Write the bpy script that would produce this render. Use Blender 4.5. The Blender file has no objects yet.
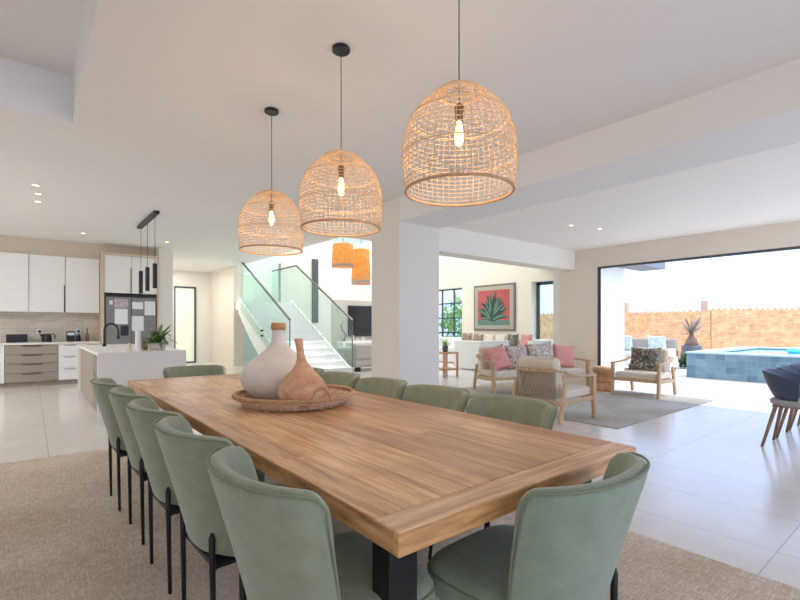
import bpy, bmesh, math, random
from mathutils import Vector, Matrix
random.seed(7)
PI = math.pi
scene = bpy.context.scene
COL = scene.collection

# ------------------------------------------------------------------ materials
def newmat(name):
    m = bpy.data.materials.new(name); m.use_nodes = True
    nt = m.node_tree; b = nt.nodes['Principled BSDF']
    return m, nt, b
def lin(c):
    return tuple(((x/255)/12.92 if x/255 <= .04045 else ((x/255+.055)/1.055)**2.4) for x in c) + (1,)
def N(nt, kind, **kw):
    n = nt.nodes.new(kind)
    for k, v in kw.items():
        if k.startswith('i_'): n.inputs[k[2:].replace('_', ' ')].default_value = v
        else: setattr(n, k, v)
    return n
def simple(name, rgb, rough=.6, metal=0, var=.06, scale=6, bump=0, bscale=60, spec=.5, coat=0, emit=None, estr=0, trans=0, ior=1.45, sheen=0, stretch=None):
    m, nt, b = newmat(name)
    c = lin(rgb)
    b.inputs['Roughness'].default_value = rough; b.inputs['Metallic'].default_value = metal
    b.inputs['Specular IOR Level'].default_value = spec
    b.inputs['Coat Weight'].default_value = coat
    b.inputs['Sheen Weight'].default_value = sheen
    b.inputs['Transmission Weight'].default_value = trans; b.inputs['IOR'].default_value = ior
    tc = N(nt, 'ShaderNodeTexCoord'); mp = N(nt, 'ShaderNodeMapping')
    nt.links.new(tc.outputs['Object'], mp.inputs['Vector'])
    if stretch: mp.inputs['Scale'].default_value = stretch
    nz = N(nt, 'ShaderNodeTexNoise', i_Scale=scale, i_Detail=5.0)
    nt.links.new(mp.outputs['Vector'], nz.inputs['Vector'])
    mix = N(nt, 'ShaderNodeMixRGB'); mix.inputs['Color1'].default_value = tuple(x*(1-var) for x in c[:3])+(1,)
    mix.inputs['Color2'].default_value = tuple(min(1, x*(1+var)) for x in c[:3])+(1,)
    nt.links.new(nz.outputs['Fac'], mix.inputs['Fac']); nt.links.new(mix.outputs['Color'], b.inputs['Base Color'])
    if bump:
        n2 = N(nt, 'ShaderNodeTexNoise', i_Scale=bscale, i_Detail=3.0)
        nt.links.new(mp.outputs['Vector'], n2.inputs['Vector'])
        bp = N(nt, 'ShaderNodeBump', i_Strength=bump, i_Distance=.004)
        nt.links.new(n2.outputs['Fac'], bp.inputs['Height']); nt.links.new(bp.outputs['Normal'], b.inputs['Normal'])
    if emit:
        b.inputs['Emission Color'].default_value = lin(emit); b.inputs['Emission Strength'].default_value = estr
    return m

def ramp(nt, stops):
    r = N(nt, 'ShaderNodeValToRGB'); e = r.color_ramp.elements
    while len(e) < len(stops): e.new(.5)
    for i, (p, c) in enumerate(stops): e[i].position = p; e[i].color = lin(c)
    return r

def wood(name, a, b_, c, scale=3.0, rough=.5, axis='Y', stretch=12):
    m, nt, b = newmat(name)
    b.inputs['Roughness'].default_value = rough
    tc = N(nt, 'ShaderNodeTexCoord'); mp = N(nt, 'ShaderNodeMapping')
    s = {'X': (1, stretch, stretch), 'Y': (stretch, 1, stretch), 'Z': (stretch, stretch, 1)}[axis]
    mp.inputs['Scale'].default_value = s
    nt.links.new(tc.outputs['Object'], mp.inputs['Vector'])
    nz = N(nt, 'ShaderNodeTexNoise', i_Scale=scale, i_Detail=6.0, i_Roughness=.6)
    nt.links.new(mp.outputs['Vector'], nz.inputs['Vector'])
    r = ramp(nt, [(.3, a), (.5, b_), (.72, c)])
    nt.links.new(nz.outputs['Fac'], r.inputs['Fac']); nt.links.new(r.outputs['Color'], b.inputs['Base Color'])
    return m

def plank_mat(name, along='Y'):
    """reclaimed wood: staggered planks of differing tone, streaked grain, nail holes"""
    m, nt, b = newmat(name)
    L = nt.links.new
    tc = N(nt, 'ShaderNodeTexCoord'); mp = N(nt, 'ShaderNodeMapping')
    mp.inputs['Rotation'].default_value = (0, 0, PI/2 if along == 'Y' else 0)
    L(tc.outputs['Object'], mp.inputs['Vector'])
    br = N(nt, 'ShaderNodeTexBrick', offset=.37, squash=1.0)
    br.inputs['Scale'].default_value = 1.0; br.inputs['Brick Width'].default_value = 1.9; br.inputs['Row Height'].default_value = .16
    br.inputs['Mortar Size'].default_value = .0012; br.inputs['Mortar Smooth'].default_value = .3; br.inputs['Bias'].default_value = 0
    br.inputs['Color1'].default_value = (0, 0, 0, 1); br.inputs['Color2'].default_value = (1, 1, 1, 1); br.inputs['Mortar'].default_value = (.5, .5, .5, 1)
    L(mp.outputs['Vector'], br.inputs['Vector'])
    tone = ramp(nt, [(0.0, (184, 134, 92)), (.3, (224, 178, 126)), (.55, (240, 198, 144)), (.8, (204, 156, 114)), (1.0, (248, 212, 166))])
    L(br.outputs['Color'], tone.inputs['Fac'])
    mp2 = N(nt, 'ShaderNodeMapping'); mp2.inputs['Scale'].default_value = (26, 1.3, 26) if along == 'Y' else (1.3, 26, 26)
    # shift the grain per plank
    add = N(nt, 'ShaderNodeVectorMath', operation='ADD'); sc = N(nt, 'ShaderNodeVectorMath', operation='SCALE'); sc.inputs['Scale'].default_value = 7.0
    L(br.outputs['Color'], sc.inputs[0]); L(tc.outputs['Object'], add.inputs[0]); L(sc.outputs['Vector'], add.inputs[1]); L(add.outputs['Vector'], mp2.inputs['Vector'])
    nz = N(nt, 'ShaderNodeTexNoise', i_Scale=1.6, i_Detail=8.0, i_Roughness=.62, i_Distortion=.6)
    L(mp2.outputs['Vector'], nz.inputs['Vector'])
    gr = ramp(nt, [(.3, (118, 76, 50)), (.43, (206, 176, 148)), (.56, (255, 255, 255))])
    L(nz.outputs['Fac'], gr.inputs['Fac'])
    mul = N(nt, 'ShaderNodeMixRGB', blend_type='MULTIPLY'); mul.inputs['Fac'].default_value = .62
    L(tone.outputs['Color'], mul.inputs['Color1']); L(gr.outputs['Color'], mul.inputs['Color2'])
    n3 = N(nt, 'ShaderNodeTexNoise', i_Scale=2.2, i_Detail=3.0); L(tc.outputs['Object'], n3.inputs['Vector'])
    g3 = ramp(nt, [(.38, (196, 150, 118)), (.55, (255, 255, 255))]); L(n3.outputs['Fac'], g3.inputs['Fac'])
    mul3 = N(nt, 'ShaderNodeMixRGB', blend_type='MULTIPLY'); mul3.inputs['Fac'].default_value = .45
    L(mul.outputs['Color'], mul3.inputs['Color1']); L(g3.outputs['Color'], mul3.inputs['Color2'])
    # nail holes
    vo = N(nt, 'ShaderNodeTexVoronoi', i_Scale=4.0); L(tc.outputs['Object'], vo.inputs['Vector'])
    lt = N(nt, 'ShaderNodeMath', operation='LESS_THAN'); lt.inputs[1].default_value = .018; L(vo.outputs['Distance'], lt.inputs[0])
    mh = N(nt, 'ShaderNodeMixRGB'); mh.inputs['Color2'].default_value = lin((80, 52, 36)); L(lt.outputs[0], mh.inputs['Fac']); L(mul3.outputs['Color'], mh.inputs['Color1'])
    mm = N(nt, 'ShaderNodeMixRGB'); mm.inputs['Color2'].default_value = lin((125, 84, 56))
    fs = N(nt, 'ShaderNodeMath', operation='MULTIPLY'); fs.inputs[1].default_value = .6
    L(br.outputs['Fac'], fs.inputs[0]); L(fs.outputs[0], mm.inputs['Fac']); L(mh.outputs['Color'], mm.inputs['Color1'])
    L(mm.outputs['Color'], b.inputs['Base Color'])
    b.inputs['Roughness'].default_value = .38
    bp = N(nt, 'ShaderNodeBump', i_Strength=.25, i_Distance=.002); L(nz.outputs['Fac'], bp.inputs['Height']); L(bp.outputs['Normal'], b.inputs['Normal'])
    return m

def brick_mat(name, c1, c2, mortar, bw, bh, ms, rough=.6, rot=(0, 0, 0), scale=1.0, offs=.5, bump=.2, loc=(0, 0, 0), noise=.0, rough2=None):
    m, nt, b = newmat(name); L = nt.links.new
    tc = N(nt, 'ShaderNodeTexCoord'); mp = N(nt, 'ShaderNodeMapping'); mp.inputs['Rotation'].default_value = rot; mp.inputs['Location'].default_value = loc
    L(tc.outputs['Object'], mp.inputs['Vector'])
    br = N(nt, 'ShaderNodeTexBrick', offset=offs)
    br.inputs['Scale'].default_value = scale; br.inputs['Brick Width'].default_value = bw; br.inputs['Row Height'].default_value = bh
    br.inputs['Mortar Size'].default_value = ms; br.inputs['Mortar Smooth'].default_value = .1
    br.inputs['Color1'].default_value = lin(c1); br.inputs['Color2'].default_value = lin(c2); br.inputs['Mortar'].default_value = lin(mortar)
    L(mp.outputs['Vector'], br.inputs['Vector'])
    nz = N(nt, 'ShaderNodeTexNoise', i_Scale=5.0, i_Detail=6.0); L(tc.outputs['Object'], nz.inputs['Vector'])
    r = ramp(nt, [(.3, (205, 205, 205)), (.7, (255, 255, 255))]); L(nz.outputs['Fac'], r.inputs['Fac'])
    mul = N(nt, 'ShaderNodeMixRGB', blend_type='MULTIPLY'); mul.inputs['Fac'].default_value = noise
    L(br.outputs['Color'], mul.inputs['Color1']); L(r.outputs['Color'], mul.inputs['Color2']); L(mul.outputs['Color'], b.inputs['Base Color'])
    b.inputs['Roughness'].default_value = rough
    if bump:
        inv = N(nt, 'ShaderNodeMath', operation='SUBTRACT'); inv.inputs[0].default_value = 1; L(br.outputs['Fac'], inv.inputs[1])
        bp = N(nt, 'ShaderNodeBump', i_Strength=bump, i_Distance=.003); L(inv.outputs[0], bp.inputs['Height']); L(bp.outputs['Normal'], b.inputs['Normal'])
    return m

def rug_mat(name, a, b_, sx, sy, mixc):
    m, nt, b = newmat(name); L = nt.links.new
    tc = N(nt, 'ShaderNodeTexCoord')
    def stripes(scale, stretch):
        mp = N(nt, 'ShaderNodeMapping'); mp.inputs['Scale'].default_value = stretch; L(tc.outputs['Object'], mp.inputs['Vector'])
        n = N(nt, 'ShaderNodeTexNoise', i_Scale=scale, i_Detail=2.0, i_Roughness=.5); L(mp.outputs['Vector'], n.inputs['Vector']); return n
    n1 = stripes(sx, (1, 9, 1)); n2 = stripes(sy, (9, 1, 1))
    mx = N(nt, 'ShaderNodeMath', operation='MAXIMUM'); L(n1.outputs['Fac'], mx.inputs[0]); L(n2.outputs['Fac'], mx.inputs[1])
    r = ramp(nt, [(.42, a), (.56, b_), (.7, mixc)]); L(mx.outputs[0], r.inputs['Fac'])
    nb = N(nt, 'ShaderNodeTexNoise', i_Scale=1.5, i_Detail=4.0); L(tc.outputs['Object'], nb.inputs['Vector'])
    rb = ramp(nt, [(.35, (222, 212, 202)), (.65, (255, 255, 255))]); L(nb.outputs['Fac'], rb.inputs['Fac'])
    mul = N(nt, 'ShaderNodeMixRGB', blend_type='MULTIPLY'); mul.inputs['Fac'].default_value = .7
    L(r.outputs['Color'], mul.inputs['Color1']); L(rb.outputs['Color'], mul.inputs['Color2'])
    L(mul.outputs['Color'], b.inputs['Base Color']); b.inputs['Roughness'].default_value = .95; b.inputs['Specular IOR Level'].default_value = .1
    bp = N(nt, 'ShaderNodeBump', i_Strength=.6, i_Distance=.006); L(mx.outputs[0], bp.inputs['Height']); L(bp.outputs['Normal'], b.inputs['Normal'])
    return m

def pattern_mat(name, base, cols, scale=9, distort=3):
    """printed fabric: leafy blotches"""
    m, nt, b = newmat(name); L = nt.links.new
    tc = N(nt, 'ShaderNodeTexCoord')
    nz = N(nt, 'ShaderNodeTexNoise', i_Scale=scale, i_Detail=1.5, i_Distortion=float(distort)); L(tc.outputs['Object'], nz.inputs['Vector'])
    stops = [(.0, base)]; n = len(cols)
    for i, c in enumerate(cols): stops.append((.36+.28*i/n, c))
    r = ramp(nt, stops); r.color_ramp.interpolation = 'CONSTANT'
    L(nz.outputs['Fac'], r.inputs['Fac']); L(r.outputs['Color'], b.inputs['Base Color']); b.inputs['Roughness'].default_value = .85
    return m

M = {}
M['wall'] = simple('wall_paint', (230, 221, 207), .8, var=.012, scale=2, bump=.05)
M['wall_cool'] = simple('wall_paint_cool', (230, 226, 218), .8, var=.012, scale=2)
M['white_wall'] = simple('bright_wall_paint', (240, 236, 228), .75, var=.01, scale=2)
M['ceiling'] = simple('ceiling_paint', (236, 235, 234), .85, var=.012, scale=1.2)
M['palegreen'] = simple('pale_green_wall', (214, 232, 222), .75, var=.02, scale=2)
M['lounge_white'] = simple('lounge_ceiling_paint', (250, 247, 242), .8, var=.008, scale=2)
M['beige'] = simple('beige_bulkhead_paint', (205, 190, 170), .8, var=.02, scale=2)
M['tile'] = brick_mat('floor_tile', (222, 216, 209), (217, 211, 203), (178, 172, 166), 1.2, .61, .0035, .2, rot=(0, 0, PI/2), offs=0, bump=.1, noise=.2, loc=(.655, -.14, 0))
M['patio'] = simple('patio_concrete', (206, 198, 188), .8, var=.04, scale=3)
M['table'] = plank_mat('reclaimed_planks', 'Y')
M['table_x'] = plank_mat('reclaimed_breadboard', 'X')
M['edge'] = wood('table_edge_wood', (128, 84, 48), (190, 136, 84), (214, 166, 112), 5, .45, 'Y', 10)
M['edge_x'] = wood('table_edge_wood_end', (150, 100, 56), (204, 146, 88), (222, 170, 112), 5, .45, 'X', 10)
M['black'] = simple('black_steel', (28, 28, 31), .45, .3, var=.05)
M['blackgloss'] = simple('black_gloss', (14, 14, 15), .4, 0, var=.05)
M['chrome'] = simple('brushed_chrome', (190, 190, 192), .25, 1, var=.03)
M['velvet'] = simple('sage_velvet', (134, 142, 118), .85, var=.24, scale=16, bump=.35, bscale=240, sheen=.3, spec=.2)
M['velvet_blue'] = simple('blue_green_velvet', (128, 144, 124), .85, var=.24, scale=16, bump=.35, bscale=240, sheen=.3, spec=.2)
M['piping'] = simple('sage_piping', (116, 126, 98), .8, var=.08, scale=30)
M['rug'] = rug_mat('woven_rug', (186, 168, 148), (208, 193, 175), 15, 15, (228, 217, 203))
M['rug2'] = rug_mat('grey_rug', (160, 156, 148), (184, 179, 170), 26, 26, (204, 200, 192))
M['wicker'] = simple('natural_wicker', (214, 180, 142), .6, var=.22, scale=22)
M['wicker_dark'] = simple('wicker_binding', (192, 148, 108), .6, var=.25, scale=30)
M['clay_wicker'] = simple('pale_washed_wicker', (214, 184, 160), .7, var=.3, scale=40)
M['bulb'] = simple('warm_bulb', (255, 214, 150), .3, emit=(255, 190, 110), estr=9)
M['brass'] = simple('dark_brass', (110, 84, 48), .35, .9)
M['cream'] = simple('cream_cabinet', (236, 234, 230), .45, var=.01)
M['white'] = simple('white_lacquer', (236, 236, 236), .4, var=.01)
M['taupe'] = simple('taupe_drawer', (150, 138, 124), .45, var=.05, scale=8, stretch=(1, 1, 12))
M['oak'] = wood('pale_oak', (190, 166, 136), (206, 184, 154), (218, 198, 170), 4, .5, 'Z', 14)
M['splash'] = brick_mat('backsplash_tile', (188, 176, 158), (206, 196, 180), (214, 206, 194), .24, .055, .004, .35, rot=(PI/2, 0, 0), bump=.2)
M['counter'] = simple('stone_counter', (226, 220, 212), .3, var=.03, scale=14)
M['island'] = simple('island_white', (232, 229, 223), .4, var=.01)
M['steel'] = simple('grey_steel', (122, 122, 120), .45, .1, var=.05, scale=3)
M['paper'] = simple('white_paper', (232, 234, 240), .8, var=.05, scale=20)
M['photo'] = pattern_mat('photo_print', (200, 190, 200), [(120, 110, 130), (220, 214, 224), (170, 120, 120)], 30, 1)
M['leaf'] = simple('green_leaf', (88, 122, 60), .5, var=.4, scale=9)
M['leaf_d'] = simple('dark_leaf', (60, 84, 52), .5, var=.4, scale=9)
M['leaf_l'] = simple('light_leaf', (150, 184, 110), .5, var=.3, scale=9)
M['hedge'] = simple('garden_foliage', (140, 176, 104), .7, var=.5, scale=5)
M['terracotta'] = simple('terracotta', (192, 140, 104), .7, var=.1, scale=7, bump=.2)
M['clay'] = simple('pale_clay', (222, 212, 202), .75, var=.24, scale=9, bump=.3, bscale=25)
M['cork'] = simple('raw_clay_rim', (190, 134, 84), .7, var=.1)
M['tan'] = wood('tan_clay', (178, 124, 86), (204, 152, 112), (222, 180, 144), 7, .65, 'X', 2.2)
M['teak'] = wood('teak', (162, 124, 86), (188, 152, 112), (204, 172, 134), 4, .5, 'Z', 10)
M['rope'] = simple('rope', (150, 136, 118), .85, var=.15, scale=60)
M['linen'] = simple('beige_linen', (214, 200, 182), .9, var=.05, scale=30, bump=.2)
M['sofa'] = simple('white_upholstery', (232, 232, 232), .85, var=.02)
M['sofag'] = simple('grey_upholstery', (158, 153, 146), .85, var=.04)
M['pink'] = pattern_mat('pink_print', (196, 78, 74), [(226, 172, 160), (190, 70, 68), (232, 190, 178), (196, 82, 78), (222, 150, 140)], 11, 5)
M['palm'] = pattern_mat('palm_print', (226, 214, 200), [(150, 140, 130), (230, 218, 204), (84, 92, 98), (206, 170, 148)], 8, 3)
M['jungle'] = pattern_mat('jungle_print', (40, 60, 52), [(70, 92, 72), (40, 48, 58), (150, 96, 84), (44, 74, 54), (150, 160, 140)], 9, 3)
M['frond'] = pattern_mat('frond_print', (200, 190, 170), [(84, 78, 62), (200, 186, 164), (60, 66, 48), (160, 96, 80)], 9, 3)
M['paleblue'] = pattern_mat('pale_blue_print', (214, 228, 232), [(168, 200, 212), (226, 232, 234), (150, 190, 200)], 8, 2)
M['stump'] = wood('carved_wood', (172, 120, 76), (200, 148, 100), (214, 166, 120), 4, .55, 'Z', 3)
M['pool'] = brick_mat('pool_tile', (78, 120, 148), (118, 152, 170), (130, 158, 172), .15, .2, .003, .3, rot=(0, PI/2, 0), offs=0, bump=.05, noise=.6)
M['coping'] = simple('pool_coping', (170, 198, 212), .4, var=.05)
M['water'] = simple('pool_water', (120, 190, 205), .05, var=.1, scale=4, bump=.3, bscale=8)
M['turq'] = simple('turquoise_float', (70, 220, 230), .4)
M['reed'] = brick_mat('reed_fence', (226, 172, 112), (206, 150, 92), (172, 118, 70), .05, .09, .004, .9, rot=(PI/2, 0, PI/2), offs=.5, bump=.3, noise=.8)
M['fpost'] = simple('weathered_post', (178, 160, 148), .8)
M['navy'] = simple('navy_shell', (44, 58, 84), .4, var=.05)
M['walnut'] = wood('brown_leg', (104, 74, 58), (126, 94, 74), (142, 110, 90), 4, .5, 'Z', 8)
M['greyseat'] = simple('grey_seat_pad', (150, 150, 152), .8)
M['roofgrey'] = simple('grey_eave', (112, 118, 130), .6)
M['stair'] = simple('white_stair', (236, 238, 236), .6, var=.01)
M['handrail'] = simple('dark_handrail', (92, 90, 88), .4, .5)
M['plaster'] = simple('grey_plaster_panel', (190, 184, 176), .7, var=.05, scale=3)
M['tv'] = simple('tv_screen', (30, 32, 40), .12, var=.3, scale=1.5)
M['frost'] = simple('frosted_pane_glow', (214, 224, 200), .6, emit=(238, 250, 218), estr=.32)  # emission added so the pane looks lit from behind
M['canvas'] = simple('pink_red_canvas', (176, 78, 76), .8, var=.4, scale=5)
M['canvas_d'] = simple('teal_ground_paint', (84, 122, 112), .8, var=.2, scale=8)
M['ag1'] = simple('dark_teal_paint', (34, 62, 58), .8, var=.3, scale=14)
M['ag2'] = simple('sage_paint', (96, 130, 112), .8, var=.25, scale=14)
M['fr'] = simple('taupe_frame', (112, 100, 90), .5)
M['mat'] = simple('grey_mat', (164, 160, 146), .8)
M['winframe'] = simple('charcoal_frame', (74, 78, 86), .45, .2)
M['orange_shade'] = pattern_mat('orange_bark_shade', (222, 140, 60), [(206, 120, 48), (236, 168, 84), (168, 92, 40), (226, 146, 66), (246, 190, 110)], 26, 2)
_b = M['orange_shade'].node_tree.nodes['Principled BSDF']; _b.inputs['Emission Color'].default_value = lin((230, 140, 60)); _b.inputs['Emission Strength'].default_value = .55
M['pale_shade'] = simple('pale_weave', (222, 204, 180), .7, var=.15, scale=40)
M['soil'] = simple('dark_soil', (60, 44, 34), .9)
M['pod'] = simple('dark_seed_pod', (64, 40, 34), .6, var=.3)
M['jar'] = simple('brown_jar', (130, 96, 70), .4)
M['planter'] = simple('charcoal_planter', (82, 88, 100), .5)
M['bark'] = simple('palm_trunk', (128, 100, 88), .9, var=.3, scale=30)
M['spike'] = simple('pale_spikes', (150, 136, 128), .7, var=.3)
M['downlight'] = simple('downlight_lamp', (255, 236, 190), .5, emit=(255, 226, 160), estr=6)

def glass_mat(name, tint, fac):
    m = bpy.data.materials.new(name); m.use_nodes = True; nt = m.node_tree; nt.nodes.clear()
    o = N(nt, 'ShaderNodeOutputMaterial'); t = N(nt, 'ShaderNodeBsdfTransparent'); t.inputs['Color'].default_value = lin(tint)
    g = N(nt, 'ShaderNodeBsdfGlossy'); g.inputs['Roughness'].default_value = .03
    mx = N(nt, 'ShaderNodeMixShader'); mx.inputs['Fac'].default_value = fac
    nt.links.new(t.outputs[0], mx.inputs[1]); nt.links.new(g.outputs[0], mx.inputs[2]); nt.links.new(mx.outputs[0], o.inputs['Surface'])
    return m
M['glass'] = glass_mat('clear_glass', (236, 246, 243), .06)
M['greenglass'] = glass_mat('green_glass', (240, 250, 246), .07)

# ------------------------------------------------------------------ mesh builder
class MB:
    def __init__(s): s.v = []; s.f = []
    def add(s, vs, fs):
        o = len(s.v); s.v += [tuple(v) for v in vs]; s.f += [tuple(i+o for i in f) for f in fs]; return s
    def box(s, x0, x1, y0, y1, z0, z1):
        return s.add([(x, y, z) for x in (x0, x1) for y in (y0, y1) for z in (z0, z1)],
                     [(0, 1, 3, 2), (4, 6, 7, 5), (0, 4, 5, 1), (2, 3, 7, 6), (0, 2, 6, 4), (1, 5, 7, 3)])
    def bar(s, a, b, w, h=None, up=(0, 0, 1)):
        """rectangular bar a->b"""
        h = h or w; a = Vector(a); b = Vector(b); d = (b-a).normalized(); u = Vector(up)
        if abs(d.dot(u)) > .95: u = Vector((1, 0, 0))
        r = d.cross(u).normalized(); u = r.cross(d)
        vs = [p + r*sx*w/2 + u*sz*h/2 for p in (a, b) for sx, sz in ((-1, -1), (1, -1), (1, 1), (-1, 1))]
        return s.add(vs, [(0, 1, 2, 3), (7, 6, 5, 4), (0, 4, 5, 1), (1, 5, 6, 2), (2, 6, 7, 3), (3, 7, 4, 0)])
    def tube(s, pts, r, seg=8, closed=False):
        pts = [Vector(p) for p in pts]; n = len(pts); rs = r if isinstance(r, (list, tuple)) else [r]*n
        vs = []; fs = []; prev = None
        for i, p in enumerate(pts):
            a = pts[(i-1) % n] if (closed or i > 0) else p; b = pts[(i+1) % n] if (closed or i < n-1) else p
            d = (b-a).normalized()
            if prev is None:
                u = Vector((0, 0, 1)) if abs(d.z) < .9 else Vector((1, 0, 0)); u = (u - d*u.dot(d)).normalized()
            else: u = (prev - d*prev.dot(d)).normalized()
            prev = u; w = d.cross(u)
            vs += [p + (u*math.cos(2*PI*k/seg) + w*math.sin(2*PI*k/seg))*rs[i] for k in range(seg)]
        m = n if closed else n-1
        for i in range(m):
            for k in range(seg):
                a = i*seg+k; b = i*seg+(k+1) % seg; j = ((i+1) % n)*seg
                fs.append((a, b, j+(k+1) % seg, j+k))
        if not closed:
            fs.append(tuple(range(seg))[::-1]); fs.append(tuple((n-1)*seg+k for k in range(seg)))
        return s.add(vs, fs)
    def lathe(s, prof, seg=32, c=(0, 0, 0), sx=1, sy=1, cap=True):
        vs = []; fs = []; n = len(prof)
        for r, z in prof:
            vs += [(c[0]+sx*r*math.cos(2*PI*k/seg), c[1]+sy*r*math.sin(2*PI*k/seg), c[2]+z) for k in range(seg)]
        for i in range(n-1):
            for k in range(seg):
                fs.append((i*seg+k, i*seg+(k+1) % seg, (i+1)*seg+(k+1) % seg, (i+1)*seg+k))
        if cap:
            fs.append(tuple(range(seg))[::-1]); fs.append(tuple((n-1)*seg+k for k in range(seg)))
        return s.add(vs, fs)
    def grid(s, fn, nu, nv):
        vs = [fn(i/nu, j/nv) for i in range(nu+1) for j in range(nv+1)]
        return s.add(vs, [(i*(nv+1)+j, (i+1)*(nv+1)+j, (i+1)*(nv+1)+j+1, i*(nv+1)+j+1) for i in range(nu) for j in range(nv)])
    def xf(s, M4):
        s.v = [tuple(M4 @ Vector(v)) for v in s.v]; return s
    def build(s, name, mat, parent=None, loc=None, smooth=False, bevel=0, sub=0, solid=0, offset=0, rot=None, bseg=2):
        me = bpy.data.meshes.new(name); me.from_pydata(s.v, [], s.f); me.update()
        bm = bmesh.new(); bm.from_mesh(me); bmesh.ops.recalc_face_normals(bm, faces=bm.faces); bm.to_mesh(me); bm.free()
        if smooth: me.polygons.foreach_set('use_smooth', [True]*len(me.polygons))
        me.materials.append(mat if not isinstance(mat, str) else M[mat])
        o = bpy.data.objects.new(name, me); COL.objects.link(o)
        if parent: o.parent = parent
        if loc: o.location = loc
        if rot: o.rotation_euler = rot
        if bevel:
            b = o.modifiers.new('Bevel', 'BEVEL'); b.width = bevel; b.segments = bseg; b.limit_method = 'ANGLE'
        if solid:
            q = o.modifiers.new('Solidify', 'SOLIDIFY'); q.thickness = solid; q.offset = offset
        if sub:
            q = o.modifiers.new('Subsurf', 'SUBSURF'); q.levels = sub; q.render_levels = sub
        return o

def tag(o, label=None, cat=None, group=None, kind=None):
    if label: o['label'] = label
    if cat: o['category'] = cat
    if group: o['group'] = group
    if kind: o['kind'] = kind
    return o
def empty(name, loc, rz=0, label=None, cat=None, group=None):
    o = bpy.data.objects.new(name, None); COL.objects.link(o); o.location = loc; o.rotation_euler = (0, 0, rz); o.empty_display_size = .1
    return tag(o, label, cat, group)
KIDS = {}
def copy_tree(o, loc=None, rz=None, label=None, parent=None):
    c = o.copy(); COL.objects.link(c)
    if parent is not None: c.parent = parent
    for ch in [q for q in scene.objects if q.parent == o]: copy_tree(ch, parent=c)
    if loc is not None: c.location = loc
    if rz is not None: c.rotation_euler = (0, 0, rz)
    if label: c['label'] = label
    return c
def struct(name, mb, mat, label=None, **kw):
    o = mb.build(name, mat, **kw); o['kind'] = 'structure'; o['label'] = label or name.replace('_', ' ')
    return o

# ------------------------------------------------------------------ setting
CH = 3.08
floor = struct('floor', MB().box(-6, 8.95, -5, 17.2, -.1, 0).box(8.95, 12.3, 5.6, 17.2, -.1, 0), 'tile', 'large matt beige porcelain floor tiles')
struct('patio_ground', MB().box(8.95, 40, -12, 5.6, -.12, -.002).box(12.3, 40, 5.6, 24, -.12, -.002), 'patio', 'bright pale paved patio outside the sliding doors')
# ceilings (slabs with a rectangular coffer)
cl = MB()
cl.box(.3, 4.12, -4, 8.1, CH, CH+.5); cl.box(-6, .3, 5.1, 8.1, CH, CH+.5); cl.box(-6, 5.0, 8.1, 16.6, CH, CH+.5)
cl.box(-6, .3, -4, 5.1, CH+.42, CH+.6)
struct('ceiling', cl, 'ceiling', 'smooth white plaster ceiling with a recessed coffer')
struct('ceiling_lounge', MB().box(4.9, 9.2, -4, 5.2, 2.82, 3.2), 'lounge_white', 'lower white ceiling over the lounge by the sliding doors')
struct('beam', MB().box(4.12, 4.9, -4, 5.11, 2.74, 3.3), 'ceiling', 'deep plastered beam between dining room and lounge')
struct('column', MB().box(4.12, 4.9, 5.11, 5.8, 0, 3.3), 'wall_cool', 'square white column behind the dining table')
struct('beam_cross', MB().box(4.9, 8.95, 5.2, 5.56, 2.42, 3.2), 'white_wall', 'dropped white beam from the column to the door wall')
struct('ceiling_edge', MB().box(4.12, 12, 5.8, 8.1, CH, CH+.5).box(4.9, 8.95, 5.56, 5.8, CH, CH+.5), 'ceiling', 'ceiling slab edge beyond the column')
struct('wall_left_unseen', MB().box(-4.2, -4.0, -4.2, 12.8, 0, 3.7), 'wall', 'unseen white side wall added to cut light from the left')  # out of view; added to keep light off the beam's side face
struct('wall_back_unseen', MB().box(-4.0, 4.1, -4.2, -4.0, 2.3, 3.7).box(2.6, 4.1, -4.2, -4.0, 0, 2.3), 'wall', 'unseen white wall added behind the camera to cut high sky light')  # out of view; added to hold back high sky light, mostly open below
# door wall
dw = MB(); dw.box(8.95, 9.12, 4.72, 5.56, 0, 3.2); dw.box(8.95, 9.12, -4, 4.72, 2.44, 3.2)
struct('wall_right', dw, 'wall', 'off-white wall around the wide sliding door opening')
df = MB(); df.box(8.97, 9.04, 4.685, 4.72, 0, 2.44); df.box(8.97, 9.04, -4, 4.72, 2.40, 2.44)
door1 = struct('door_1', df, 'winframe', 'dark grey aluminium sliding door frame, wide open')
MB().box(8.98, 9.0, 4.66, 4.685, 0, 2.4).build('frame_seal', 'black', door1)
# painting room and double-height hall
pw = MB()
pw.box(12, 12.35, 8.42, 11.33, 0, 6.0); pw.box(12, 12.35, 5.75, 6.2, 0, 6.0); pw.box(12, 12.35, 6.2, 8.42, 2.6, 6.0); pw.box(12, 12.35, 11.33, 13.2, 0, .45); pw.box(12, 12.35, 11.33, 13.2, 2.62, 6.0); pw.box(12, 12.35, 13.2, 14.7, 0, 6.0)
struct('wall_painting', pw, 'wall', 'warm white wall carrying the agave painting')
struct('wall_exterior', MB().box(9.0, 11.9, 5.565, 5.75, 0, 6), 'white_wall', 'white outside wall beyond the sliding doors')
tvw = MB(); tp_ = [(6.56, 3.35)]+[(6.56+1.9*(1-math.cos(k/10*PI/2)), 3.35+.95*math.sin(k/10*PI/2)) for k in range(1, 11)]+[(12.2, 4.5)]
tvv = []
for x_, z_ in tp_: tvv += [(x_, 14.5, 0), (x_, 14.5, z_), (x_, 14.7, 0), (x_, 14.7, z_)]
tvf = []
for k in range(len(tp_)-1): o_ = 4*k; tvf += [(o_, o_+4, o_+5, o_+1), (o_+2, o_+3, o_+7, o_+6), (o_+1, o_+5, o_+7, o_+3)]
tvw.add(tvv, tvf)
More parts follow.
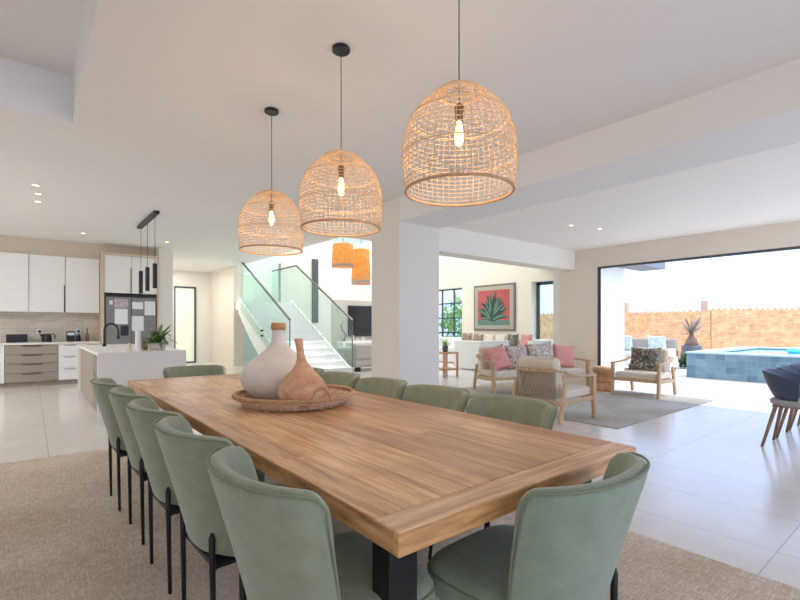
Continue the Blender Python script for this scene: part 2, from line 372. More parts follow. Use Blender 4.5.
struct('wall_television', tvw, 'white_wall', 'tall white wall behind the television')
struct('wall_stair', MB().box(4.85, 12.2, 17.0, 17.2, 0, 6.0), 'palegreen', 'pale green wall behind the stair landing')
struct('wall_hall_side', MB().box(4.85, 5.15, 14.1, 17.0, 0, 6.0), 'wall', 'white wall end between hall and stairs')
struct('ceiling_void', MB().box(4.12, 12.2, 9.6, 17.2, 6.0, 6.2), 'white_wall', 'high white ceiling over the stair hall')
struct('wall_void', MB().box(4.8, 5.0, 8.1, 14.1, CH+.5, 6.0).box(5.0, 12.0, 7.9, 8.1, CH+.5, 6.0), 'white_wall', 'upper wall of the stair void')  # second box is unseen, added to shut sky light out of the void
# hallway left of the stair
struct('wall_hall', MB().box(2.45, 3.69, 16.4, 16.6, 0, 3.1).box(4.37, 4.86, 16.4, 16.6, 0, 3.1).box(3.69, 4.37, 16.4, 16.6, 2.56, 3.1), 'wall_cool', 'white wall around the frosted glass hall door')
d2 = struct('door_2', MB().box(3.69, 3.73, 16.38, 16.5, 0, 2.56).box(4.31, 4.37, 16.36, 16.5, 0, 2.56).box(3.69, 4.37, 16.38, 16.5, 2.5, 2.56).box(3.69, 4.37, 16.38, 16.5, 0, .05), 'winframe', 'slim framed frosted glass door at the end of the hall')
MB().box(3.73, 4.31, 16.42, 16.45, .05, 2.5).build('door_pane', 'frost', d2)
struct('wall_pier', MB().box(2.36, 2.66, 11.95, 12.8, 0, CH).box(2.45, 2.66, 12.8, 16.4, 0, CH), 'wall_cool', 'white wall pier beside the refrigerator')
# kitchen walls
struct('wall_kitchen', MB().box(-6, 2.36, 12.62, 12.8, 0, CH), 'splash', 'kitchen back wall with stacked beige brick tiles')
struct('trim_kitchen', MB().box(-6, 2.36, 12.3, 12.62, 2.74, CH), 'beige', 'beige bulkhead strip above the kitchen cupboards')
# outer windows
def window_frame(name, x, y0, y1, z0, z1, ny, nz, label, t=.05):
    m = MB(); m.box(x, x+.06, y0, y0+t, z0, z1).box(x, x+.06, y1-t, y1, z0, z1).box(x, x+.06, y0, y1, z0, z0+t).box(x, x+.06, y0, y1, z1-t, z1)
    for i in range(1, ny): yy = y0+(y1-y0)*i/ny; m.box(x, x+.06, yy-t/2, yy+t/2, z0, z1)
    for i in range(1, nz): zz = z0+(z1-z0)*i/nz; m.box(x, x+.06, y0, y1, zz-t/2, zz+t/2)
    o = struct(name, m, 'winframe', label)
    MB().box(x+.025, x+.032, y0+t, y1-t, z0+t, z1-t).build('window_pane', 'glass', o)
    return o
window_frame('window_1', 12.22, 11.33, 13.2, .45, 2.62, 3, 4, 'dark framed grid window left of the painting')
window_frame('window_2', 12.26, 6.2, 8.42, 0, 2.6, 1, 1, 'dark framed glass door right of the painting', .1)
struct('eave', MB().box(9.15, 12.9, 4.95, 5.56, 2.72, 2.95), 'roofgrey', 'grey roof eave above the patio')

# ------------------------------------------------------------------ stairs
X0, X1, Y0s = 4.85, 6.5, 10.1
RI, TR, NS = .165, .3, 12
st = empty('staircase', (X0, Y0s, 0), 0, 'white open staircase rising past glass balustrades to a landing', 'staircase')
st['kind'] = 'structure'
for i in range(NS):
    MB().box(.06, X1-X0, i*TR, (i+1)*TR+(0 if i < NS-1 else 3.2), max(0, i*RI-.16) if i < NS-1 else (i+1)*RI-.25, (i+1)*RI-.04).build('step', 'stair', st)
    MB().box(.04, X1-X0+.02, i*TR-.02, (i+1)*TR+(0 if i < NS-1 else 3.2), (i+1)*RI-.04, (i+1)*RI).build('tread', 'stair', st)
def stringer(x):
    m = MB(); L = NS*TR; pts = []
    for k in range(21):
        t = k/20; y = L*t
        top = max(.16, (y/TR)*RI+.1); low = max(0, (t**1.6)*NS*RI-.35)
        pts.append((y, low, top))
    vs = []; fs = []
    for y, a, b in pts: vs += [(x, y, a), (x, y, b), (x+.06, y, a), (x+.06, y, b)]
    for k in range(20):
        o = 4*k
        fs += [(o, o+4, o+5, o+1), (o+2, o+3, o+7, o+6), (o+1, o+5, o+7, o+3), (o, o+2, o+6, o+4)]
    fs += [(0, 1, 3, 2), (80, 82, 83, 81)]
    return m.add(vs, fs)
stringer(0).build('stringer', 'stair', st); stringer(X1-X0).build('stringer', 'stair', st)
sl = (3.15-1.39)/3.25
def balustrade(x, label, extra, ext=0.0):
    t = empty('balustrade', (x, 10.1, 0), 0, label, 'balustrade', 'glass stair balustrades')
    t['kind'] = 'structure'
    for i in range(3):
        y0, y1 = i*1.09, (i+1)*1.09-.015
        MB().add([(-.006, y0, max(.12, y0*.55-.1)), (-.006, y1, y1*.55-.1), (-.006, y1, 1.36+sl*y1), (-.006, y0, 1.36+sl*y0),
                  (.006, y0, max(.12, y0*.55-.1)), (.006, y1, y1*.55-.1), (.006, y1, 1.36+sl*y1), (.006, y0, 1.36+sl*y0)],
                 [(0, 1, 2, 3), (4, 7, 6, 5), (0, 4, 5, 1), (1, 5, 6, 2), (2, 6, 7, 3), (3, 7, 4, 0)]).build('glass_panel', 'greenglass', t)
        for q in ((.6,) if x < 5 and i < 2 else ()):
            yy = y0+q
            for dz in (0, .14): MB().tube([(-.03, yy, yy*.55+.05+dz), (.03, yy, yy*.55+.05+dz)], .025, 10).build('clamp', 'black', t)
    if ext:
        MB().box(-.006, .006, 3.27, 3.27+ext, 1.9, 3.12).build('glass_panel', 'greenglass', t)
    pts = [(0, 0, 1.39), (0, 3.25, 3.15)] + ([(0, 3.25+ext, 3.15)] if ext else [])
    hr = MB()
    for a, b in zip(pts, pts[1:]): hr.bar(a, b, .045, .04)
    hr.build('handrail', 'handrail', t)
    MB().bar((0, 0, 1.39), (0, 0, .14), .02, .02).build('end_trim', 'handrail', t)
    return t
balustrade(4.80, 'glass balustrade with dark handrail on the left side of the stairs', 0)
balustrade(6.56, 'glass balustrade with dark handrail on the right side of the stairs, turning onto the landing', 0, 1.85)
struct('trim_slot', MB().box(7.72, 7.95, 14.44, 14.5, 1.35, 3.6), 'winframe', 'tall narrow dark slot on the white wall behind the stairs')

# ------------------------------------------------------------------ rugs
def rug(name, x0, x1, y0, y1, mat, label, h=.012):
    o = MB().box(x0, x1, y0, y1, .001, h).build(name, mat, bevel=.004); return tag(o, label, 'rug')
rug('dining_rug', -2.6, 2.80, -.6, 5.42, 'rug', 'large beige and grey woven rug under the dining table')
rug('lounge_rug', 5.5, 8.77, 2.64, 6.3, 'rug2', 'plain grey rug under the wooden lounge chairs')

# ------------------------------------------------------------------ dining table
TX0, TX1, TY0, TY1, TZ = .667, 1.88, .83, 4.64, .76
t = empty('dining_table', ((TX0+TX1)/2, (TY0+TY1)/2, 0), 0, 'long reclaimed plank dining table with natural finish and black steel legs', 'table')
W2, L2 = (TX1-TX0)/2, (TY1-TY0)/2
MB().box(-W2, W2, -L2+.1, L2-.1, TZ-.06, TZ).build('tabletop', 'table', t, bevel=.003)
MB().box(-W2, W2, -L2, -L2+.0985, TZ-.06, TZ).build('end_board', 'table_x', t, bevel=.004)
MB().box(-W2, W2, L2-.0985, L2, TZ-.06, TZ).build('end_board', 'table_x', t, bevel=.004)
for s in (-1, 1):
    MB().box(min(s*(W2+.001), s*(W2-.02)), max(s*(W2+.001), s*(W2-.02)), -L2+.0, L2, TZ-.0605, TZ-.003).build('edge_band', 'edge', t, bevel=.003)
MB().box(-W2-.002, W2+.002, -L2-.002, -L2+.02, TZ-.0605, TZ-.003).build('edge_band', 'edge_x', t, bevel=.003)
for s in (-1, 1):
    yc = s*(L2-.18)
    for q in (-1, 1):
        MB().box(q*(W2-.13)-.05, q*(W2-.13)+.05, yc-.04, yc+.04, .012, TZ-.07).build('leg', 'black', t, bevel=.003)
    MB().box(-W2+.05, W2-.05, yc-.05, yc+.05, TZ-.085, TZ-.061).build('cross_plate', 'black', t, bevel=.003)
    MB().box(-W2+.18, W2-.18, yc-.04, yc+.04, .013, .06).build('foot_bar', 'black', t, bevel=.003)

# ------------------------------------------------------------------ dining chairs (face +Y)
def make_dchair(mat='velvet', name='dining_chair'):
    r = empty(name, (0, 0, 0))
    def back(u, v, off=0.0):
        s = u*2-1
        zt = v
        amax = 1.40
        a = s*amax
        w = .198+.080*zt**.8
        dep = .16+.05*zt
        top = .868-.02*abs(s)**4 - (.05*((abs(s)-.86)/.14)**2.4 if abs(s) > .86 else 0)
        bot = .40+.03*abs(s)**3
        z = bot+(top-bot)*zt
        lean = -.125*zt**1.1
        x = (w+off)*math.sin(a)/math.sin(amax)*(1-.0*abs(s))
        y = -.155+lean+dep*(1-math.cos(a))**1.15*.92 - off*math.cos(a)
        return (x, y, z)
    MB().grid(lambda u, v: back(u, v), 40, 12).build('backrest', mat, r, smooth=True, solid=.05, sub=1)
    # piping runs up one side, over the top and down the other on the outer face
    pp = [back(.015, k/8, .019) for k in range(8)] + [back(.015+.97*i/30, .985, .021) for i in range(31)] + [back(.985, k/8, .019) for k in range(7, -1, -1)]
    MB().tube(pp, .0042, 6).build('piping', 'piping', r, smooth=True)
    # seat: squircle cushion
    def seat_out(sc, z):
        o = []
        for k in range(40):
            a = 2*PI*k/40; c, s_ = math.cos(a), math.sin(a)
            x = .245*math.copysign(abs(c)**.45, c); y = .225*math.copysign(abs(s_)**.45, s_)
            if y < 0: x *= 1-.26*(-y/.225)**2
            o.append((x*sc, .085+y*sc, z))
        return o
    m = MB(); rows = [seat_out(.9, .385), seat_out(.98, .395), seat_out(1.0, .43), seat_out(.985, .465), seat_out(.93, .487), seat_out(.8, .497), seat_out(.4, .502)]
    vs = [p for row in rows for p in row]; fs = []
    for i in range(len(rows)-1):
        for k in range(40): fs.append((i*40+k, i*40+(k+1) % 40, (i+1)*40+(k+1) % 40, (i+1)*40+k))
    fs.append(tuple(range(40))[::-1]); fs.append(tuple(240+k for k in range(40)))
    m.add(vs, fs); m.build('seat', mat, r, smooth=True)
    MB().tube([(x*1.004, y+(.0), z+.0) for x, y, z in seat_out(.99, .462)], .004, 6, closed=True).build('seat_piping', 'piping', r, smooth=True)
    MB().box(-.17, .17, -.16, .24, .365, .384).build('seat_frame', 'black', r, bevel=.004)
    for s in (-1, 1):
        l = MB().tube([(s*.172, -.168, .50), (s*.172, -.168, .48), (s*.176, -.160, .012)], [.006, .0115, .0085], 10).build('leg', 'black', r, smooth=True)
        MB().bar((s*.172, -.165, .374), (s*.12, -.10, .374), .018, .018).build('bracket', 'black', l)
        MB().tube([(s*.175, .235, .375), (s*.195, .26, .012)], [.0125, .0085], 10).build('leg', 'black', r, smooth=True)
    return r
proto = make_dchair()
RL = -PI/2      # faces +X
left = [(1.215, .67, 'green velvet dining chair at the near end of the row left of the table'), (1.87, .665, 'second green velvet dining chair from the near end of the left row'),
        (2.48, .655, 'middle green velvet dining chair of the row left of the table'), (3.09, .65, 'fourth green velvet dining chair from the near end of the left row'), (3.72, .62, 'green velvet dining chair at the far end of the left row nearest the kitchen')]
first = True
rj = [.02, -.04, -.03, -.03, -.02]
for i, (y, x, lb) in enumerate(left):
    if first: o = proto; o.location = (x, y, 0); o.rotation_euler = (0, 0, RL-rj[i]); o['label'] = lb; first = False
    else: o = copy_tree(proto, (x, y, 0), RL-rj[i], lb)
    o['category'] = 'chair'; o['group'] = 'green velvet dining chairs'
for y, x, lb in [(1.585, 1.90, 'green dining chair across the table in front of the rope-back lounge chair'), (2.175, 1.89, 'green dining chair across the table just right of the white column'),
                 (2.765, 1.88, 'green dining chair across the table in front of the white column'), (3.355, 1.87, 'green dining chair across the table just right of the wicker tray, beside the column'), (3.95, 1.87, 'green dining chair across the table hidden mostly behind the clay vases')]:
    q_ = copy_tree(proto, (x, y, 0), PI/2, lb); q_.scale = (1, 1, .965)
q_ = copy_tree(proto, (1.29, 4.72, 0), PI, 'green dining chair at the far head of the table towards the kitchen'); q_.scale = (1, 1, .965)
end = make_dchair('velvet_blue'); end.location = (1.245, .855, 0); end.rotation_euler = (0, 0, .04); end.scale = (1, 1, .968)
tag(end, 'grey-green dining chair at the near head of the table, close to the camera', 'chair', 'green velvet dining chairs')

# ------------------------------------------------------------------ tray and vases
def add_tray():
    r = empty('wicker_tray', (1.28, 2.62, TZ), 0, 'round woven wicker tray with loop handles on the dining table', 'tray'); r.scale = (.945, .945, .82)
    MB().lathe([(.02, .004), (.30, .004), (.31, .012), (.02, .012)], 48, cap=False).build('tray_base', 'clay_wicker', r)
    w = MB()
    for j in range(7):
        z = .012+j*.009; R0 = .318+.006*j+.004*j*j*.12
        pts = [((R0+.005*math.sin(k*PI/2+j*PI/1.0))*math.cos(2*PI*k/96), (R0+.005*math.sin(k*PI/2+j*PI))*math.sin(2*PI*k/96), z) for k in range(96)]
        w.tube(pts, .0052, 5, closed=True)
    for k in range(60):
        a = 2*PI*k/60; w.tube([(.322*math.cos(a), .322*math.sin(a), .008), (.345*math.cos(a), .345*math.sin(a), .045), (.372*math.cos(a), .372*math.sin(a), .078)], .0055, 5)
    w.build('woven_side', 'clay_wicker', r, smooth=True)
    b = MB()
    for ph in range(3):
        pts = []
        for k in range(144):
            a = 2*PI*k/144; tw = a*24+ph*2*PI/3
            rr = .375+.011*math.cos(tw); pts.append((rr*math.cos(a), rr*math.sin(a), .079+.011*math.sin(tw)))
        b.tube(pts, .008, 6, closed=True)
    b.build('braided_rim', 'wicker_dark', r, smooth=True)
    for a0 in (-1.62, PI-1.62):
        h = MB()
        for ph in range(2):
            pts = []
            for k in range(33):
                t_ = k/32; a = a0+(t_-.5)*(.34+.12*math.sin(PI*t_))*1.0; z = .07+.10*math.sin(PI*t_)
                rr = .385+.006*math.cos(t_*30+ph*PI); pts.append((rr*math.cos(a), rr*math.sin(a), z+.006*math.sin(t_*30+ph*PI)))
            h.tube(pts, .007, 6)
        h.build('handle', 'wicker_dark', r, smooth=True)
add_tray()
v1 = empty('clay_vase', (1.235, 2.765, TZ+.0135), 0, 'large round whitewashed clay vase with a raw terracotta rim in the wicker tray', 'vase'); v1.scale = (1.03, 1.03, 1)
MB().lathe([(.08, 0), (.135, .016), (.180, .05), (.214, .095), (.227, .14), (.214, .19), (.175, .235), (.13, .275), (.088, .31), (.055, .345), (.040, .38), (.037, .42), (.037, .45), (.03, .45), (.03, .38)], 48, cap=True).build('body', 'clay', v1, smooth=True)
MB().lathe([(.0375, .442), (.044, .444), (.046, .462), (.043, .486), (.034, .488), (.031, .45)], 40, cap=False).build('rim', 'cork', v1, smooth=True)
v2 = empty('clay_vase', (1.22, 2.40, TZ+.0135), 0, 'smaller tan clay vase with a tapering spout neck in the wicker tray', 'vase'); v2.scale = (.94, .94, 1)
b = MB(); prof = [(.07, 0), (.105, .012), (.135, .045), (.151, .085), (.146, .115), (.124, .155), (.092, .19), (.06, .22), (.038, .25), (.026, .28), (.022, .32), (.023, .36), (.027, .395), (.02, .395), (.016, .33)]
b.lathe(prof, 48); b.v = [(x+ (-.03*max(0, (z-.2)/.2)**1.2), y, z) for x, y, z in b.v]
b.build('body', 'tan', v2, smooth=True)
for (px, py) in ((1.055, 2.56), (1.08, 2.50), (1.05, 2.62)):
    o = MB().lathe([(.004, 0), (.02, .006), (.026, .018), (.018, .032), (.004, .038)], 12).build('seed_pod', 'pod', None, (px, py, TZ+.0135), smooth=True)
    tag(o, 'dark dried seed pod lying in the wicker tray beside the white vase', 'seed pod', 'dried seed pods')

# ------------------------------------------------------------------ wicker pendants
def make_pendant():
    r = empty('pendant_lamp', (0, 0, 0))
    prof = [(.262, 0), (.272, .06), (.279, .13), (.279, .20), (.268, .27), (.243, .335), (.205, .39), (.158, .435), (.11, .468), (.068, .487)]
    def R(z):
        for (a, za), (b, zb) in zip(prof, prof[1:]):
            if z <= zb: return a+(b-a)*(z-za)/(zb-za)
        return prof[-1][0]
    sh = MB(); nvert = 52
    for k in range(nvert):
        a = 2*PI*k/nvert
        for da in (0,):
            sh.tube([(rr*math.cos(a+da), rr*math.sin(a+da), z) for rr, z in prof], .0018, 5)
    rings = [.0225*i for i in range(1, 18)]+[.402, .421, .438, .455]
    for z in rings:
        for dz in (0,):
            rr = R(z)+.003
            sh.tube([(rr*math.cos(2*PI*k/56), rr*math.sin(2*PI*k/56), z+dz) for k in range(56)], .0019, 5, closed=True)
    # thicker support hoops
    for z, q in ((.168, .0035), (.345, .0035)):
        rr = R(z)+.004; sh.tube([(rr*math.cos(2*PI*k/56), rr*math.sin(2*PI*k/56), z) for k in range(56)], q, 5, closed=True)
    shade = sh.build('lamp_shade', 'wicker', r, smooth=True)
    MB().tube([(.265*math.cos(2*PI*k/64), .265*math.sin(2*PI*k/64), 0) for k in range(64)], .0075, 8, closed=True).build('bottom_hoop', 'wicker_dark', shade, smooth=True)
    tp = MB()
    for rr, z in ((.112, .470), (.07, .488)): tp.tube([(rr*math.cos(2*PI*k/48), rr*math.sin(2*PI*k/48), z) for k in range(48)], .008, 6, closed=True)
    for a in (0, PI/2, PI, 3*PI/2):
        tp.tube([(.112*math.cos(a), .112*math.sin(a), .47), (.07*math.cos(a), .07*math.sin(a), .49), (0, 0, .492)], .006, 6)
    tp.build('top_hoop', 'wicker', shade, smooth=True)
    c = MB().tube([(0, 0, .40), (0, 0, CH-1.885-.02)], .0032, 6).build('cord', 'black', r)
    MB().lathe([(.0, 0), (.058, 0), (.062, .006), (.062, .022), (.058, .028), (0, .028)], 32, (0, 0, CH-1.885-.028)).build('ceiling_rose', 'black', r, smooth=False)
    s = MB().lathe([(.0, 0), (.017, 0), (.02, .006), (.02, .045), (.024, .05), (.024, .07), (.012, .085), (0, .085)], 20, (0, 0, .335)).build('socket', 'brass', r, smooth=True)
    MB().lathe([(.0, 0), (.008, .003), (.016, .012), (.021, .028), (.023, .046), (.021, .066), (.016, .088), (.013, .108), (.012, .118)], 20, (0, 0, .215)).build('bulb', 'bulb', r, smooth=True)
    return r
pn = make_pendant(); PX = 1.6
labs = ['woven wicker dome pendant lamp nearest the camera, largest of the three', 'middle wicker dome pendant lamp of the three over the table', 'wicker dome pendant lamp furthest from the camera, nearest the kitchen']
for i, y in enumerate((1.53, 2.60, 3.72)):
    z = 1.905
    o = pn if i == 0 else copy_tree(pn)
    o.location = (PX, y, 1.885); o.scale = (.965, .965, 1); o['label'] = labs[i]; o['category'] = 'pendant lamp'; o['group'] = 'wicker pendant lamps over the table'
    L = bpy.data.lights.new('bulb_light', 'POINT'); L.energy = 5.5; L.color = (1, .72, .42); L.shadow_soft_size = .03
    lo = bpy.data.objects.new('bulb_light', L); COL.objects.link(lo); lo.location = (PX, y, 1.885+.17)

# orange bark pendants in the hall
def orange_lamp(x, y, z0, z1, r0, r1, label):
    r = empty('bark_pendant_lamp', (x, y, z0), 0, label, 'pendant lamp', 'orange bark pendant lamps')
    h = z1-z0
    MB().lathe([(r0-.005, .12*h), (r0, .12*h), (r1, h), (r1-.01, h)], 32, cap=False).build('lamp_shade', 'orange_shade', r, smooth=True)
    MB().lathe([(r0-.012, 0), (r0-.004, 0), (r0-.002, .2*h), (r0-.012, .2*h)], 32, cap=False).build('lower_band', 'pale_shade', r, smooth=True)
    MB().tube([(0, 0, h*.6), (0, 0, 6-z0)], .006, 6).build('cord', 'black', r)
    MB().lathe([(0, 0), (.02, .01), (.035, .05), (.03, .08), (.01, .11)], 16, (0, 0, h*.35)).build('bulb', 'bulb', r, smooth=True)
orange_lamp(5.34, 8.6, 2.53, 3.03, .25, .225, 'squat orange bark drum pendant lamp in the stair hall, the left of the pair')
orange_lamp(5.83, 8.62, 2.18, 2.97, .22, .19, 'taller orange bark pendant lamp in the stair hall, hanging lower beside the column')

# ------------------------------------------------------------------ downlights
for (x, y, lb) in ((.06, 7.63, 'round recessed ceiling spotlight nearest the coffer'), (.09, 8.11, 'middle round recessed ceiling spotlight of the three in a line'), (.09, 8.62, 'third round recessed ceiling spotlight in the line towards the kitchen'),
                   (.82, 10.99, 'single round recessed ceiling spotlight above the kitchen aisle'), (2.33, 11.0, 'round recessed ceiling spotlight above the wall pier')):
    r = empty('ceiling_spotlight', (x, y, CH), 0, lb, 'ceiling light', 'recessed ceiling spotlights')
    MB().lathe([(.035, -.001), (.05, -.001), (.052, -.006), (.035, -.008)], 24, cap=False).build('rim', 'white', r)
    MB().lathe([(0, -.002), (.034, -.002), (.034, -.004), (0, -.004)], 24, cap=False).build('lamp', 'downlight', r)
for (x, y, lb) in ((6.6, 3.9, 'tiny ceiling spotlight over the lounge, left one'), (7.2, 3.75, 'tiny ceiling spotlight over the lounge, right one')):
    r = empty('ceiling_spotlight', (x, y, 2.82), 0, lb, 'ceiling light', 'lounge ceiling spotlights')
    MB().lathe([(.03, -.001), (.042, -.001), (.044, -.005), (.03, -.006)], 24, cap=False).build('rim', 'white', r)
    MB().lathe([(0, -.002), (.029, -.002), (.029, -.003), (0, -.003)], 24, cap=False).build('lamp', 'downlight', r)

# ------------------------------------------------------------------ kitchen
def cab(name, x0, x1, y0, y1, z0, z1, mat, label, cat='cabinet', group=None):
    r = empty(name, ((x0+x1)/2, y1, 0), 0, label, cat, group); w = (x1-x0)/2
    MB().box(-w, w, y0+.022-y1, 0, z0, z1).build('carcass', mat, r)
    return r, w, y0-y1
def drawers(name, x0, x1, n, mat, label, handle='black'):
    r, w, fy = cab(name, x0, x1, 12.0, 12.61, .10, .855, mat, label)
    MB().box(-w, w, fy+.07, -.02, 0, .10).build('plinth', 'taupe', r)
    h = .755/n
    for i in range(n):
        d = MB().box(-w+.004, w-.004, fy, fy+.02, .10+i*h+.004, .10+(i+1)*h-.004).build('drawer', mat, r, bevel=.002)
        MB().box(-min(.16, w*.5), min(.16, w*.5), fy-.018, fy, .10+(i+1)*h-.028, .10+(i+1)*h-.014).build('handle', handle, d)
drawers('drawer_unit', -1.75, -.395, 3, 'white', 'white drawer unit at the far left of the kitchen counter')
drawers('drawer_unit', -.39, .46, 4, 'taupe', 'taupe brown four-drawer unit under the kitchen counter', 'black')
drawers('drawer_unit', .465, .86, 3, 'white', 'narrow white three-drawer unit right of the brown drawers', 'chrome')
drawers('drawer_unit', .865, 1.21, 3, 'cream', 'cream drawer unit beside the tall refrigerator housing', 'chrome')
o = MB().box(-1.75, 1.21, 11.97, 12.61, .858, .90).build('kitchen_worktop', 'counter', bevel=.003); tag(o, 'pale stone worktop along the kitchen back wall', 'worktop')
for x0, x1, lb, hx in ((-1.8, -.63, 'white wall cupboard at the far left above the counter', 0), (-.625, -.02, 'white wall cupboard second from the left above the counter', 0), (-.015, .59, 'white wall cupboard with a long black edge handle', 1), (.595, 1.21, 'white wall cupboard beside the refrigerator housing', -1)):
    r, w, fy = cab('wall_cupboard', x0, x1, 12.22, 12.61, 1.54, 2.73, 'cream', lb, group='white wall cupboards')
    d = MB().box(-w+.004, w-.004, fy, fy+.02, 1.535, 2.73).build('door', 'cream', r, bevel=.002)
    if hx == 1: MB().box(w-.022, w-.004, fy-.012, fy, 1.54, 2.12).build('handle', 'black', d)
    if hx == 0: MB().box(w-.012, w-.005, fy-.004, fy, 1.54, 2.73).build('handle', 'chrome', d)
# fridge housing
r = empty('refrigerator_housing', (1.79, 12.6, 0), 0, 'tall pale oak housing with white cupboards above the refrigerator', 'cabinet')
MB().box(-.57, -.52, -.68, 0, 0, 2.87).build('side_panel', 'oak', r); MB().box(.53, .565, -.68, 0, 0, 2.87).build('side_panel', 'oak', r)
MB().box(-.52, .53, -.68, 0, 2.82, 2.87).build('top_panel', 'oak', r); MB().box(-.52, .53, -.64, 0, 1.98, 2.82).build('carcass', 'cream', r)
for a, b_ in ((-.515, .0), (.005, .525)):
    d = MB().box(a, b_, -.665, -.642, 1.985, 2.815).build('door', 'cream', r, bevel=.002)
MB().box(-.012, .002, -.68, -.666, 1.99, 2.55).build('handle', 'black', r)
f = empty('refrigerator', (1.80, 12.6, 0), 0, 'grey steel refrigerator covered in papers and photos', 'refrigerator')
MB().box(-.50, .50, -.60, -.01, .02, 1.90).build('body', 'steel', f, bevel=.01)
MB().box(-.525, -.502, -.64, -.05, .02, 1.93).build('side_gap_panel', 'blackgloss', f)
for a, b_ in ((-.495, -.005), (.005, .495)):
    d = MB().box(a, b_, -.655, -.605, .04, 1.89).build('door', 'steel', f, bevel=.008)
MB().box(-.22, -.06, -.66, -.656, 1.02, 1.25).build('water_dispenser', 'blackgloss', f)
MB().box(-.5, .5, -.62, -.03, 1.901, 1.945).build('top_grille', 'blackgloss', f)
papers = [(-.40, .06, 1.72, .09, 'paper', 'small note'), (-.205, .27, 1.65, .2, 'photo', 'cluster of photos'), (-.205, .25, 1.285, .34, 'paper', 'white sheet of paper below the photos'),
          (.12, .22, 1.627, .16, 'paper', 'small white sheet at the top middle'), (.37, .22, 1.49, .32, 'paper', 'white sheet at the upper right corner'), (.12, .24, 1.126, .34, 'paper', 'white sheet at the lower middle')]
for px, w, z, h, mt, lb in papers:
    o = MB().box(-w/2, w/2, -.001, .001, -h/2+h/2, h).build('paper_sheet', mt, None, (1.80+px, 12.6-.6575, z)); tag(o, lb+' stuck on the grey refrigerator door', 'paper', 'papers on the refrigerator')
# counter objects
r = empty('bread_bin', (-.21, 12.35, .90), 0, 'low black box-shaped bread bin on the kitchen counter', 'bread bin')
MB().box(-.17, .17, -.1, .1, 0, .17).build('body', 'blackgloss', r, bevel=.012); MB().box(-.15, .15, -.108, -.1, .05, .16).build('lid', 'blackgloss', r, bevel=.004)
r = empty('kettle', (.28, 12.35, .90), 0, 'glossy black electric kettle on the kitchen counter', 'kettle')
MB().lathe([(0, 0), (.088, 0), (.09, .01), (.084, .09), (.07, .155), (.055, .17), (.0, .175)], 24).build('body', 'blackgloss', r, smooth=True)
MB().tube([(.06, 0, .165), (.12, 0, .17), (.145, 0, .13), (.13, 0, .06)], .011, 8).build('handle', 'blackgloss', r, smooth=True)
MB().tube([(-.07, 0, .13), (-.105, 0, .16)], [.022, .012], 8).build('spout', 'blackgloss', r, smooth=True)
r = empty('coffee_machine', (.73, 12.35, .90), 0, 'black and chrome espresso machine on the kitchen counter', 'coffee machine')
MB().box(-.11, .04, -.05, .12, 0, .22).box(-.11, .04, -.12, .12, 0, .03).build('body', 'blackgloss', r, bevel=.01)
MB().box(-.1, .03, -.11, -.04, .13, .2).build('brew_head', 'chrome', r, bevel=.01)
MB().lathe([(.04, 0), (.045, .01), (.04, .12), (.03, .14)], 20, (.1, 0, 0)).build('water_tank', 'blackgloss', r, smooth=True)
r = empty('glass_bottle', (1.0, 12.42, .90), 0, 'dark brown bottle standing on the kitchen counter by the refrigerator housing', 'bottle')
MB().lathe([(0, 0), (.033, 0), (.034, .14), (.014, .19), (.012, .25)], 20).build('body', 'jar', r, smooth=True); MB().lathe([(0, 0), (.015, 0), (.015, .03), (0, .03)], 16, (0, 0, .25)).build('cap', 'black', r)
for x in (.16, .85):
    r = empty('wall_socket', (x, 12.62, 1.12), 0, 'white wall socket with a black plug %s' % ('behind the kettle' if x < .5 else 'behind the espresso machine'), 'socket')
    MB().box(-.05, .05, -.01, 0, -.05, .05).build('cover_plate', 'white', r, bevel=.003); MB().box(-.025, .025, -.05, -.01, -.02, .03).build('plug', 'black', r, bevel=.005)
    MB().tube([(0, -.04, -.02), (.03, -.05, -.12), (.06, -.12, -.205)], .005, 6).build('cable', 'black', r)
# island
r = empty('kitchen_island', (1.18, 8.4, 0), 0, 'white kitchen island with waterfall stone end and grey drawers', 'kitchen island')
x0, x1, y0, y1 = -.52, .52, -1.54, 1.55
MB().box(x0, x1, y0, y1, .865, .90).box(x0, x1, y0, y0+.04, 0, .865).box(x0, x1, y1-.04, y1, 0, .865).build('stone_top', 'island', r, bevel=.003)
MB().box(x0+.06, x1-.02, y0+.04, y1-.04, .08, .864).build('carcass', 'island', r)
MB().box(x0+.1, x1-.05, y0+.05, y1-.05, 0, .08).build('plinth', 'taupe', r)
for a, b_ in ((y0+.05, y0+.95),):
    for k in range(3):
        d = MB().box(x0+.04, x0+.06, a, b_, .09+k*.255, .09+(k+1)*.255-.01).build('drawer', 'steel', r, bevel=.002)
        MB().box(x0+.022, x0+.04, a+.25, b_-.25, .09+(k+1)*.255-.05, .09+(k+1)*.255-.035).build('handle', 'chrome', d)
for a, b_ in ((y0+.96, y0+1.9), (y0+1.91, y1-.05)):
    MB().box(x0+.04, x0+.06, a, b_, .09, .855).build('door', 'taupe', r, bevel=.002)
